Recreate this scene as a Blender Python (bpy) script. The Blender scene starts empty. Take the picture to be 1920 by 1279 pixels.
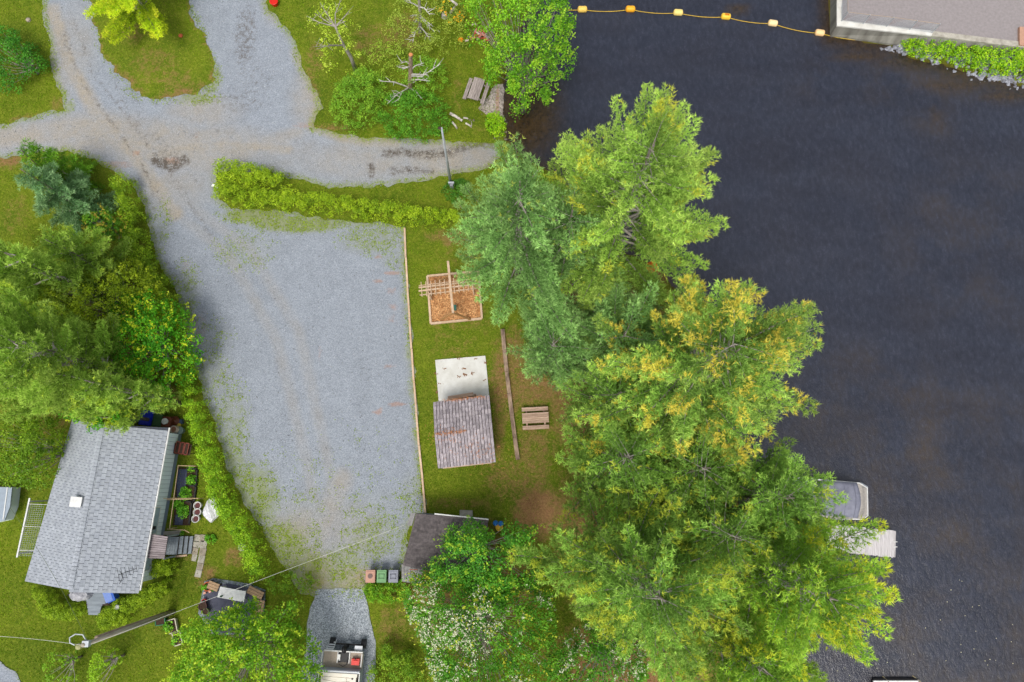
import bpy, bmesh, math, random
import numpy as np
from mathutils import Vector, Matrix
from mathutils.geometry import delaunay_2d_cdt

# ------------------------------------------------------------ camera, sky, sun
SC = bpy.context.scene
CAMH = 48.0; TILT = math.radians(11.5); FPX = 1280.0
cam = bpy.data.cameras.new("camera"); cam_o = bpy.data.objects.new("camera", cam)
SC.collection.objects.link(cam_o); SC.camera = cam_o
cam_o.location = (0, 0, CAMH); cam_o.rotation_euler = (TILT, 0, 0)
cam.sensor_width = 36; cam.lens = 24; cam.clip_end = 3000; cam.clip_start = .5
SUN_EL = math.radians(64); SUN_AZ = math.radians(196)      # compass azimuth: light comes from the south
world = bpy.data.worlds.new("World"); SC.world = world; world.use_nodes = True
nt = world.node_tree; bg = nt.nodes["Background"]
sky = nt.nodes.new("ShaderNodeTexSky"); sky.sky_type = 'NISHITA'; sky.sun_disc = False
sky.sun_elevation = SUN_EL; sky.sun_rotation = SUN_AZ; sky.dust_density = 4.0; sky.air_density = 1.2; sky.ozone_density = 1.0
hs = nt.nodes.new("ShaderNodeHueSaturation"); hs.inputs["Saturation"].default_value = 0.35
nt.links.new(sky.outputs[0], hs.inputs["Color"]); nt.links.new(hs.outputs[0], bg.inputs[0]); bg.inputs[1].default_value = 0.15
sun = bpy.data.lights.new("sun", 'SUN'); sun.energy = 1.5; sun.angle = math.radians(18); sun.color = (1.0, .95, .87)
sun_o = bpy.data.objects.new("sun", sun); SC.collection.objects.link(sun_o)
sd = Vector((math.sin(SUN_AZ)*math.cos(SUN_EL), math.cos(SUN_AZ)*math.cos(SUN_EL), math.sin(SUN_EL)))
sun_o.rotation_euler = sd.to_track_quat('Z', 'Y').to_euler()
SC.view_settings.view_transform = 'Standard'; SC.view_settings.look = 'None'
SC.view_settings.gamma = 1; SC.view_settings.exposure = 0.34; SC.view_settings.use_curve_mapping = False
SC.cycles.max_bounces = 6; SC.cycles.diffuse_bounces = 3; SC.cycles.transmission_bounces = 3

# ------------------------------------------------------------ helpers
rng = np.random.default_rng(7); RD = random.Random(5)
def lin(c):
    c = np.asarray(c, float)/255.0
    return np.where(c <= .04045, c/12.92, ((c+.055)/1.055)**2.4)
def S(r, g, b, k=.72): return tuple(float(x) for x in lin((r, g, b))*k)
def P(px, py, z=0.0):
    """photo pixel + height above datum -> place in the world"""
    dx = (px-960)/FPX; dy = (639.5-py)/FPX
    d = (dx, dy*math.cos(TILT)+math.sin(TILT), -math.cos(TILT)+dy*math.sin(TILT))
    t = (z-CAMH)/d[2]
    return Vector((d[0]*t, d[1]*t, z))
def PP(pts, z=0.0): return [P(x, y, z) for x, y in pts]

def hash2(ix, iy, s):
    n = (ix.astype(np.int64)*374761393 + iy.astype(np.int64)*668265263 + s*1274126177) & 0x7fffffff
    n = ((n ^ (n >> 13))*1274126177) & 0x7fffffff
    return ((n ^ (n >> 16)) & 0xffffff)/float(0xffffff)
def vnoise(x, y, sc=1.0, s=0):
    x = np.asarray(x, float)*sc; y = np.asarray(y, float)*sc
    ix = np.floor(x).astype(np.int64); iy = np.floor(y).astype(np.int64); fx = x-ix; fy = y-iy
    fx = fx*fx*(3-2*fx); fy = fy*fy*(3-2*fy)
    a = hash2(ix, iy, s); b = hash2(ix+1, iy, s); c = hash2(ix, iy+1, s); d = hash2(ix+1, iy+1, s)
    return (a*(1-fx)+b*fx)*(1-fy)+(c*(1-fx)+d*fx)*fy
def inside(x, y, poly):
    x = np.asarray(x); y = np.asarray(y); r = np.zeros(x.shape, bool); n = len(poly)
    for i in range(n):
        x1, y1 = poly[i][0], poly[i][1]; x2, y2 = poly[(i+1) % n][0], poly[(i+1) % n][1]
        if y1 == y2: continue
        c = ((y1 > y) != (y2 > y)) & (x < (x2-x1)*(y-y1)/(y2-y1)+x1)
        r ^= c
    return r
def pdist(x, y, poly, closed=True):
    x = np.asarray(x, float); y = np.asarray(y, float); best = np.full(x.shape, 1e9); n = len(poly)
    for i in range(n if closed else n-1):
        x1, y1 = poly[i][0], poly[i][1]; x2, y2 = poly[(i+1) % n][0], poly[(i+1) % n][1]
        dx, dy = x2-x1, y2-y1; L = dx*dx+dy*dy+1e-9
        t = np.clip(((x-x1)*dx+(y-y1)*dy)/L, 0, 1)
        best = np.minimum(best, np.hypot(x-x1-t*dx, y-y1-t*dy))
    return best
def sdist(x, y, poly):
    d = pdist(x, y, poly); return np.where(inside(x, y, poly), d, -d)
def sstep(a, b, v):
    t = np.clip((v-a)/(b-a), 0, 1); return t*t*(3-2*t)

# ------------------------------------------------------------ land form
SHORE = PP([(1080,-400),(1010,-60),(995,0),(970,70),(948,130),(940,180),(938,215),(950,235),(948,262),(985,300),(1050,330),
            (1100,400),(1160,470),(1235,500),(1275,560),(1300,660),(1330,760),(1375,830),(1405,900),(1430,980),(1450,1100),(1480,1200),(1500,1300),(1530,1500)], -.8)
LAND1 = [(p.x, p.y) for p in SHORE]+[(60,-400),(-400,-400),(-400,400),(5,400)]
SH2 = PP([(1556,-300),(1556,68),(1668,86),(1690,98),(1712,112),(1760,118),(1800,132),(1840,142),(1880,152),(1920,162),(2020,190),(2300,260)], -.8)
LAND2 = [(p.x, p.y) for p in SH2]+[(400,20),(400,400),(30,400)]
def shore_d(x, y): return np.maximum(sdist(x, y, LAND1), sdist(x, y, LAND2))
def hgt(x, y):
    x = np.asarray(x, float); y = np.asarray(y, float); d = shore_d(x, y)
    up = -.74*(1-sstep(.0, 4.0, d)); dn = -.8+np.maximum(d, -9)*.28
    h = np.where(d > 0, up, dn)
    h = h - .25*sstep(-.6, .5, x+.02*y)*(d > 4)*0
    return h
def G(px, py, dz=0.0):
    z = 0.0
    for _ in range(3):
        p = P(px, py, z); z = float(hgt(np.array([p.x]), np.array([p.y]))[0])
    p = P(px, py, z); p.z += dz; return p
def zat(p): return float(hgt(np.array([p[0]]), np.array([p[1]]))[0])

# ------------------------------------------------------------ materials
class NT:
    def __init__(s, name):
        s.m = bpy.data.materials.new(name); s.m.use_nodes = True; s.t = s.m.node_tree; s.t.nodes.clear()
    def n(s, typ, **kw):
        nd = s.t.nodes.new(typ)
        for k, v in kw.items():
            if k.startswith('_'): setattr(nd, k[1:], v)
            else: s.set(nd.inputs[k.replace('_', ' ')], v)
        return nd
    def set(s, sock, v):
        if isinstance(v, bpy.types.NodeSocket): s.t.links.new(v, sock)
        elif isinstance(v, (tuple, list)) and len(v) == 3 and sock.type == 'RGBA': sock.default_value = (*v, 1)
        else: sock.default_value = v
    def mix(s, f, a, b, blend='MIX'):
        nd = s.t.nodes.new('ShaderNodeMix'); nd.data_type = 'RGBA'; nd.blend_type = blend
        s.set(nd.inputs[0], f); s.set(nd.inputs[6], a); s.set(nd.inputs[7], b); return nd.outputs[2]
    def math(s, op, a, b=0.0, clamp=False):
        nd = s.t.nodes.new('ShaderNodeMath'); nd.operation = op; nd.use_clamp = clamp
        s.set(nd.inputs[0], a); s.set(nd.inputs[1], b); return nd.outputs[0]
    def co(s): return s.n('ShaderNodeTexCoord').outputs['Object']
    def noise(s, sc, det=3, rough=.55, vec=None):
        return s.n('ShaderNodeTexNoise', Vector=vec or s.co(), Scale=sc, Detail=det, Roughness=rough).outputs[0]
    def rng(s, v, a, b, c=0.0, d=1.0, smooth=False):
        nd = s.n('ShaderNodeMapRange', Value=v, From_Min=a, From_Max=b, To_Min=c, To_Max=d)
        if smooth: nd.interpolation_type = 'SMOOTHSTEP'
        return nd.outputs[0]
    def attr(s, name, col=False):
        a = s.n('ShaderNodeAttribute'); a.attribute_name = name
        return a.outputs['Color'] if col else a.outputs['Fac']
    def bump(s, h, strength=.5, dist=.02):
        return s.n('ShaderNodeBump', Height=h, Strength=strength, Distance=dist).outputs[0]
    def out(s, sh): 
        o = s.t.nodes.new('ShaderNodeOutputMaterial'); s.t.links.new(sh, o.inputs[0]); return s.m
    def pbr(s, col, rough=.7, metal=0.0, normal=None, spec=.3, **kw):
        b = s.n('ShaderNodeBsdfPrincipled', Base_Color=col, Roughness=rough, Metallic=metal)
        b.inputs['Specular IOR Level'].default_value = spec
        if normal is not None: s.t.links.new(normal, b.inputs['Normal'])
        for k, v in kw.items(): s.set(b.inputs[k.replace('_', ' ')], v)
        return b.outputs[0]
_mc = {}
def M(name, c1, c2=None, sc=6.0, rnd=0.0, rough=.75, metal=0.0, bump=.4, bsc=None, grain=None, spec=.3):
    """plain weathered material: two tones in noise, a per-piece tone shift, fine relief"""
    if name in _mc: return _mc[name]
    t = NT(name); c2 = c2 or tuple(x*.7 for x in c1)
    vec = t.co()
    if grain:
        mp = t.n('ShaderNodeMapping', Vector=vec, Scale=grain); vec = mp.outputs[0]
    f = t.rng(t.noise(sc, 4, .6, vec), .32, .68)
    col = t.mix(f, c1, c2)
    if rnd:
        r = t.math('FRACT', t.math('ADD', t.n('ShaderNodeObjectInfo').outputs['Random'], t.n('ShaderNodeNewGeometry').outputs['Random Per Island']))
        k = t.rng(r, 0, 1, 1-rnd, 1+rnd)
        vm = t.n('ShaderNodeVectorMath'); vm.operation = 'SCALE'; t.set(vm.inputs[0], col); t.set(vm.inputs['Scale'], k); col = vm.outputs[0]
    nrm = t.bump(t.noise(bsc or sc*3, 3, .6, vec), bump, .02) if bump else None
    _mc[name] = t.out(t.pbr(col, rough, metal, nrm, spec)); return _mc[name]

def foliage_mat(name, trans=.3, rough=.55, spec=.25):
    t = NT(name); col = t.attr('Col', True)
    p = t.pbr(col, rough, 0, None, spec)
    tr = t.n('ShaderNodeBsdfTranslucent', Color=t.mix(.35, col, (.25,.32,.02), 'ADD'))
    mx = t.n('ShaderNodeMixShader', Fac=trans); t.t.links.new(p, mx.inputs[1]); t.t.links.new(tr.outputs[0], mx.inputs[2])
    return t.out(mx.outputs[0])

# ------------------------------------------------------------ objects and meshes
COL = SC.collection
def root_of(o):
    while o.parent: o = o.parent
    return o
def tag(o, label=None, cat=None, group=None, kind=None):
    if label: o['label'] = label
    if cat: o['category'] = cat
    if group: o['group'] = group
    if kind: o['kind'] = kind
    return o
def thing(name, label, cat, loc=(0,0,0), group=None):
    o = bpy.data.objects.new(name, None); o.empty_display_size = .2; COL.objects.link(o); o.location = loc
    return tag(o, label, cat, group)
def link(name, me, mat=None, parent=None, mw=None, kind=None, label=None):
    if mat and not me.materials: me.materials.append(mat)
    o = bpy.data.objects.new(name, me); COL.objects.link(o)
    if parent: o.parent = parent
    if mw is not None: o.matrix_local = mw
    if kind: o['kind'] = kind
    if label: o['label'] = label
    return o
def dup(root, loc, rotz=0.0, label=None, group=None):
    r = root.copy(); COL.objects.link(r); r.location = loc; r.rotation_euler = (0, 0, rotz)
    if label: r['label'] = label
    if group: r['group'] = group
    for ch in list(root.children):
        c = ch.copy(); COL.objects.link(c); c.parent = r
        for g in list(ch.children):
            d = g.copy(); COL.objects.link(d); d.parent = c
    return r
class MB:
    def __init__(s): s.v = []; s.f = []
    def add(s, vs, fs):
        b = len(s.v); s.v += [tuple(v) for v in vs]; s.f += [tuple(i+b for i in f) for f in fs]; return s
    def box(s, c, d, R=None, rz=None):
        if rz is not None: R = Matrix.Rotation(rz, 3, 'Z')
        vs = []
        for sx in (-.5, .5):
            for sy in (-.5, .5):
                for sz in (-.5, .5):
                    p = Vector((sx*d[0], sy*d[1], sz*d[2]))
                    if R: p = R @ p
                    vs.append(p+Vector(c))
        return s.add(vs, [(0,1,3,2),(4,6,7,5),(0,4,5,1),(2,3,7,6),(0,2,6,4),(1,5,7,3)])
    def beam(s, p0, p1, w, h, up=(0,0,1), taper=1.0):
        p0 = Vector(p0); p1 = Vector(p1); a = (p1-p0).normalized(); up = Vector(up)
        sd_ = a.cross(up)
        if sd_.length < 1e-4: sd_ = a.cross(Vector((0,1,0)))
        sd_.normalize(); u = sd_.cross(a).normalized(); vs = []
        for p, k in ((p0, 1), (p1, taper)):
            for sx, sz in ((-1,-1),(1,-1),(1,1),(-1,1)): vs.append(p+sd_*sx*w/2*k+u*sz*h/2*k)
        return s.add(vs, [(0,3,2,1),(4,5,6,7),(0,1,5,4),(1,2,6,5),(2,3,7,6),(3,0,4,7)])
    def tube(s, pts, rad, n=6, cap=True):
        pts = [Vector(p) for p in pts]
        if not hasattr(rad, '__len__'): rad = [rad]*len(pts)
        b = len(s.v); m = len(pts)
        for i, p in enumerate(pts):
            t = (pts[min(i+1, m-1)]-pts[max(i-1, 0)])
            if t.length < 1e-6: t = Vector((0,0,1))
            t.normalize(); r = Vector((0,0,1)) if abs(t.z) < .9 else Vector((1,0,0))
            u = t.cross(r).normalized(); w = t.cross(u)
            for k in range(n):
                a = 2*math.pi*k/n; s.v.append(tuple(p+(u*math.cos(a)+w*math.sin(a))*rad[i]))
        for i in range(m-1):
            for k in range(n):
                s.f.append((b+i*n+k, b+i*n+(k+1) % n, b+(i+1)*n+(k+1) % n, b+(i+1)*n+k))
        if cap:
            s.f.append(tuple(b+k for k in range(n))[::-1]); s.f.append(tuple(b+(m-1)*n+k for k in range(n)))
        return s
    def prism(s, poly, z0, z1):
        n = len(poly)
        vs = [(p[0], p[1], z0) for p in poly]+[(p[0], p[1], z1) for p in poly]
        ar = sum(poly[i][0]*poly[(i+1) % n][1]-poly[(i+1) % n][0]*poly[i][1] for i in range(n))
        fs = [tuple(range(n, 2*n)), tuple(range(n))[::-1]]+[(i, (i+1) % n, n+(i+1) % n, n+i) for i in range(n)]
        if ar < 0: fs = [f[::-1] for f in fs]
        return s.add(vs, fs)
    def slab(s, corners, th):
        """four (or more) points on the top face, any plane"""
        n = len(corners); c = [Vector(p) for p in corners]; nn = (c[1]-c[0]).cross(c[-1]-c[0]).normalized()
        if nn.z < 0: nn = -nn; c = c[::-1]
        vs = c+[p-nn*th for p in c]
        return s.add(vs, [tuple(range(n)), tuple(range(n, 2*n))[::-1]]+[(i, n+i, n+(i+1) % n, (i+1) % n) for i in range(n)])
    def lathe(s, c, prof, n=12, M3=None):
        c = Vector(c); b = len(s.v)
        for r, z in prof:
            for k in range(n):
                a = 2*math.pi*k/n; p = Vector((r*math.cos(a), r*math.sin(a), z))
                if M3: p = M3 @ p
                s.v.append(tuple(c+p))
        for i in range(len(prof)-1):
            for k in range(n): s.f.append((b+i*n+k, b+i*n+(k+1) % n, b+(i+1)*n+(k+1) % n, b+(i+1)*n+k))
        s.f.append(tuple(b+k for k in range(n))[::-1]); s.f.append(tuple(b+(len(prof)-1)*n+k for k in range(n)))
        return s
    def mesh(s, name, off=(0,0,0), smooth=False):
        me = bpy.data.meshes.new(name); ox, oy, oz = off
        me.from_pydata([(x-ox, y-oy, z-oz) for x, y, z in s.v], [], s.f)
        if smooth: me.polygons.foreach_set('use_smooth', [True]*len(me.polygons))
        me.update(); return me
    def build(s, name, mat, parent=None, smooth=False, kind=None, label=None):
        off = root_of(parent).location if parent else (0,0,0)
        return link(name, s.mesh(name, off, smooth), mat, parent, kind=kind, label=label)
def tmesh(mb, name, mat, label, cat, group=None, smooth=False, at=None):
    """a thing that is one mesh, with its origin at its own place"""
    if at is None:
        a = np.array(mb.v); at = (float(a[:,0].mean()), float(a[:,1].mean()), float(a[:,2].min()))
    me = mb.mesh(name, at, smooth); o = link(name, me, mat); o.location = at
    return tag(o, label, cat, group)

# --- big clouds of leaf-sized faces
def cloud_mesh(name, V, nper, C, off=(0,0,0)):
    V = V-np.array(off)[None, :]
    nv = len(V); nf = nv//nper
    me = bpy.data.meshes.new(name); me.vertices.add(nv); me.vertices.foreach_set('co', V.astype(np.float32).ravel())
    me.loops.add(nv); me.loops.foreach_set('vertex_index', np.arange(nv, dtype=np.int32))
    me.polygons.add(nf); me.polygons.foreach_set('loop_start', np.arange(0, nv, nper, dtype=np.int32))
    me.update(calc_edges=True)
    a = me.attributes.new('Col', 'FLOAT_COLOR', 'POINT')
    cc = np.ones((nv, 4), np.float32); cc[:, :3] = C; a.data.foreach_set('color', cc.ravel())
    return me
def unit(v): return v/(np.linalg.norm(v, axis=1, keepdims=True)+1e-9)
def leaves(c, size, d, n, wid=.32):
    """rhombic leaves: centre, length, long direction, rough normal"""
    d = unit(d); w = unit(np.cross(d, n)); s = size[:, None]
    V = np.stack([c-d*s*.5, c+w*s*wid, c+d*s*.5, c-w*s*wid], 1)
    return V.reshape(-1, 3)
def needles(c, ln, d, wid=.16):
    d = unit(d); w = unit(np.cross(d, rng.normal(size=c.shape))); s = ln[:, None]
    V = np.stack([c-w*s*wid, c+w*s*wid, c+d*s], 1)
    return V.reshape(-1, 3)
def polar(outline, bx, by, K=96):
    R = np.zeros(K)
    for k in range(K):
        a = 2*math.pi*k/K; dx, dy = math.cos(a), math.sin(a); n = len(outline); best = .6
        for i in range(n):
            x1, y1 = outline[i][0]-bx, outline[i][1]-by; x2, y2 = outline[(i+1) % n][0]-bx, outline[(i+1) % n][1]-by
            ex, ey = x2-x1, y2-y1; den = dx*ey-dy*ex
            if abs(den) < 1e-9: continue
            t = (x1*ey-y1*ex)/den; u = (x1*dy-y1*dx)/den
            if t > 0 and 0 <= u <= 1: best = max(best, t)
        R[k] = best
    return R
def Rat(R, a):
    K = len(R); f = (a/(2*math.pi)*K) % K; i = np.floor(f).astype(int) % K; j = (i+1) % K; t = f-np.floor(f)
    return R[i]*(1-t)+R[j]*t
# ------------------------------------------------------------ ground attributes (what grows or lies where)
def blobs(x, y, lst):
    out = np.zeros(np.shape(x))
    for px, py, rx, ry, s in lst:
        c = P(px, py, 0); k = 25.0
        d = np.hypot((x-c.x)/(rx/k), (y-c.y)/(ry/k))
        out = np.maximum(out, s*sstep(1.25, .35, d))
    return out
BROWN = [(850,620,70,330,.42),(960,700,60,110,.75),(1010,720,80,60,.8),(1000,860,50,100,.66),(1080,680,80,70,.9),(860,445,90,22,.75),(900,480,50,40,.62),(935,730,22,70,.8),
         (935,800,16,90,.75),(955,900,70,60,.62),(860,945,100,20,.55),(960,640,40,50,.6),(1010,960,60,60,1),(1060,560,80,140,.9),(1150,700,170,250,1),
         (1200,1000,200,200,1),(1350,1100,120,250,1),(1200,1240,200,100,.95),(1250,480,60,70,.9),(900,600,30,60,.45),
         (290,120,70,60,.55),(250,60,50,40,.6),(330,150,60,40,.55),(40,60,70,50,.2),(60,225,60,18,.75),(110,195,25,30,.6),(15,300,45,25,.85),
         (760,60,60,70,.62),(700,80,60,60,.6),(590,110,30,60,.6),(575,180,35,70,.75),(620,240,60,14,.75),(860,170,18,60,.5),(870,240,60,16,.4),
         (735,1175,40,50,.6),(780,1170,40,50,.5),(440,1045,28,22,.75),(385,1080,30,30,.7),(230,1080,60,40,.4),(310,745,35,25,.95),(270,1010,100,70,.3),
         (30,400,40,60,.5),(235,330,50,25,.4),(310,1180,30,20,.5),(235,480,60,80,.45),(150,650,200,200,.8),(880,1100,160,150,.8),
         (345,620,25,160,.55),(345,1035,40,30,.5),(70,900,90,60,.3)]
DARKG = [(120,1230,160,60,.7),(200,1180,140,40,.5),(330,1090,100,60,.5),(640,200,120,80,.6),(30,90,70,90,.7),(850,215,90,40,.3),(930,1000,90,60,.5),(1150,900,300,400,.4)]
def lines(x, y, lst):
    out = np.zeros(np.shape(x))
    for pts, w, s in lst:
        d = pdist(x, y, [(p.x, p.y) for p in PP(pts)], False); out = np.maximum(out, s*sstep(w, w*.25, d))
    return out
WETL = [([(120,60),(150,150),(205,225),(262,300),(300,380)],.35,.5),([(140,40),(175,140),(230,210),(300,270)],.35,.45),([(725,288),(760,286),(800,291),(845,287),(878,270),(905,262),(930,263)],.8,.62),([(735,322),(775,318),(810,322)],.6,.55),([(695,308),(697,330)],.5,.6),
        ([(215,150),(245,230),(300,300),(350,370),(400,450)],.5,.42),([(235,140),(275,225),(330,290),(385,360)],.45,.35),([(400,250),(470,240),(560,262),(640,282)],.5,.35),([(290,300),(320,315),(345,300)],.8,.7),([(268,380),(300,460),(350,560)],.5,.35)]
TANL = [([(0,262),(120,245),(230,250),(330,300)],1.6,.8),([(100,20),(130,120),(180,210),(260,300),(330,400)],.9,.95),([(180,250),(300,280),(420,270),(540,280)],.6,.9),([(330,290),(450,280),(560,250)],.9,.6),([(590,1110),(600,1000),(640,900)],1.2,.6),
        ([(330,400),(430,480),(520,640),(560,800),(600,980)],.6,.3),([(350,380),(470,470),(560,620),(600,800),(640,980)],.6,.3),([(560,100),(600,170),(590,235),(660,262),(740,268)],.9,.9)]
def noise3(x, y, s):
    return .5*vnoise(x, y, .55, s)+.3*vnoise(x, y, 1.6, s+1)+.2*vnoise(x, y, 4.1, s+2)
def brown_at(x, y):
    return np.clip(blobs(x, y, BROWN), 0, 1)

GRAVEL_PX = [(84,-40),(82,30),(95,100),(104,150),(120,190),(122,206),(88,210),(40,224),(0,236),(-60,240),(-60,300),(0,296),(60,288),(125,286),(175,300),
             (215,324),(250,345),(268,375),(274,410),(283,450),(300,500),(325,540),(338,590),(350,650),(360,690),(376,720),(392,770),(412,830),(432,880),
             (448,925),(468,960),(490,990),(508,1030),(540,1075),(560,1112),(586,1118),(684,1112),(690,1092),(752,1092),(756,1055),(768,975),(797,962),
             (776,690),(757,428),(700,418),(600,408),(520,395),(430,388),(410,372),(408,325),(430,318),(500,322),(560,338),(620,354),(700,352),(800,338),
             (880,324),(925,305),(940,285),(925,264),(880,264),(820,264),(740,262),(680,258),(625,247),(585,238),(590,222),(603,205),(592,170),(565,120),(545,60),(505,20),(484,-40)]
ISLAND_PX = [(150,-60),(180,40),(190,75),(198,105),(215,135),(235,160),(262,182),(300,186),(345,180),(380,170),(400,150),(400,115),(385,70),(362,30),(345,-60)]
GRAVEL = [(p.x, p.y) for p in PP(GRAVEL_PX)]
ISLAND = [(p.x, p.y) for p in PP(ISLAND_PX)]
DRIVE = [(p.x, p.y) for p in PP([(590,1106),(640,1104),(682,1106),(688,1130),(697,1170),(704,1200),(704,1240),(700,1300),(690,1400),(550,1400),(556,1300),(562,1280),(572,1220),(575,1180),(583,1140)])]
ROADBL = [(p.x, p.y) for p in PP([(-80,1200),(0,1240),(30,1262),(52,1300),(100,1400),(-200,1400),(-200,1200)])]
BEACH = [(p.x, p.y) for p in PP([(926,150),(942,148),(958,180),(955,212),(938,222),(926,214),(912,208),(895,198),(902,190),(918,170)])]
def gravel_in(x, y):
    return (inside(x, y, GRAVEL) & ~inside(x, y, ISLAND)) | inside(x, y, DRIVE) | inside(x, y, ROADBL)

WEEDB = [(480,405,80,22,1.0),(560,420,120,24,.95),(700,450,90,40,.62),(460,470,80,60,.45),(740,480,40,40,.5),(420,900,60,120,.75),(470,940,70,90,.8),(520,1040,80,80,.85),(580,1080,40,60,.85),
         (640,1070,70,60,.7),(700,1010,80,60,.6),(700,960,90,60,.42),(430,800,50,100,.6),(400,700,50,60,.55),(560,960,80,60,.4),(600,880,200,70,.24),(345,560,40,90,.6),(300,430,30,90,.5),(395,640,60,60,.4),
         (490,400,80,30,.9),(640,830,140,60,.2),(770,930,30,60,.5),(395,150,30,45,.8),(370,185,60,20,.7),(130,200,20,20,.7),(740,1080,60,20,.7),(585,1040,35,90,.5),(420,360,14,30,.8)]
STAINB = [(735,512,20,5,1),(710,528,14,5,.8),(722,690,18,4,1),(735,684,14,4,.9),(745,757,20,4,1),(708,772,14,4,.9),(716,768,10,3,.8),(733,545,16,8,.6),(738,575,14,10,.6),(733,600,12,10,.5),(710,480,16,5,.8),
          (740,600,5,30,.6),(600,660,3,25,.5),(320,302,22,12,.75),(255,288,10,7,.9),(330,303,14,7,.9),(600,120,15,40,.5),(575,235,40,8,.6),(640,246,60,6,.5),(370,255,12,18,.4),(585,100,22,70,.6),(610,130,28,80,.55),
          (350,600,18,50,.55),(375,620,18,60,.45),(350,500,14,30,.4),(210,310,60,12,.6),(590,1090,30,20,.6),(680,1080,20,20,.6),(405,345,20,30,.35)]
WETB = [(460,70,30,110,.5),(480,150,60,60,.35),(450,190,70,40,.4),(310,290,50,22,.45),(260,230,20,60,.3),(697,318,7,9,.9),(740,320,12,6,.7),(770,322,20,6,.8),
        (880,275,30,5,.6),(695,330,6,6,.7),(735,318,6,12,.7),(900,262,30,5,.9),(330,310,40,18,.4),(120,80,18,60,.3),(360,250,20,20,.4),(290,380,20,60,.35)]
TANB = [(40,255,90,30,.8),(180,250,140,50,.8),(300,270,120,60,.75),(400,280,120,60,.7),(540,290,140,50,.3),(700,300,160,50,.6),(850,300,120,60,.9),(130,100,60,120,.45),(585,1080,60,50,1),(640,1090,70,30,1),
        (560,1000,60,60,.6),(640,1000,80,60,.4),(330,350,80,60,.5),(600,180,60,90,.7),(520,20,30,40,.4),(380,210,80,40,.6)]

def sheet(name, poly, cell, dz, mat, attrs, jit=.12, kind='structure', zf=None, label=None):
    pts = []; n = len(poly)
    for i in range(n):
        a = np.array(poly[i]); b = np.array(poly[(i+1) % n]); L = np.hypot(*(b-a)); k = max(1, int(L/(cell*.7)))
        for j in range(k): pts.append(a+(b-a)*j/k)
    B = np.array(pts)
    B[:, 0] += (vnoise(B[:,0], B[:,1], 1.3, 3)-.5)*jit*3+(vnoise(B[:,0], B[:,1], 4.3, 4)-.5)*jit*1.6
    B[:, 1] += (vnoise(B[:,0], B[:,1], 1.3, 5)-.5)*jit*3+(vnoise(B[:,0], B[:,1], 4.3, 6)-.5)*jit*1.6
    x0, y0 = B.min(0); x1, y1 = B.max(0)
    gx, gy = np.meshgrid(np.arange(x0, x1, cell), np.arange(y0, y1, cell)); gx = gx.ravel(); gy = gy.ravel()
    gx = gx+rng.uniform(-.1, .1, gx.shape)*cell; gy = gy+rng.uniform(-.1, .1, gy.shape)*cell
    bl = [tuple(p) for p in B]
    ok = inside(gx, gy, bl) & (pdist(gx, gy, bl) > cell*.45)
    V = bl+list(zip(gx[ok], gy[ok])); nb = len(bl)
    r = delaunay_2d_cdt([Vector(v) for v in V], [(i, (i+1) % nb) for i in range(nb)], [], 1, 1e-5)
    vo = np.array([(v.x, v.y) for v in r[0]])
    z = (hgt(vo[:,0], vo[:,1]) if zf is None else zf(vo[:,0], vo[:,1]))+dz
    me = bpy.data.meshes.new(name); me.from_pydata([(x, y, w) for (x, y), w in zip(vo, z)], [], [tuple(f) if len(f)==3 else tuple(f) for f in r[2]])
    bm = bmesh.new(); bm.from_mesh(me); bmesh.ops.recalc_face_normals(bm, faces=bm.faces)
    if sum(f.normal.z for f in bm.faces) < 0: bmesh.ops.reverse_faces(bm, faces=bm.faces)
    bm.to_mesh(me); bm.free()
    x = np.array([v.co.x for v in me.vertices]); y = np.array([v.co.y for v in me.vertices])
    edge = pdist(x, y, bl)
    for k, f in attrs.items():
        a = me.attributes.new(k, 'FLOAT', 'POINT'); a.data.foreach_set('value', np.asarray(f(x, y, edge), np.float32))
    me.polygons.foreach_set('use_smooth', [True]*len(me.polygons))
    o = link(name, me, mat, kind=kind)
    return o

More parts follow.
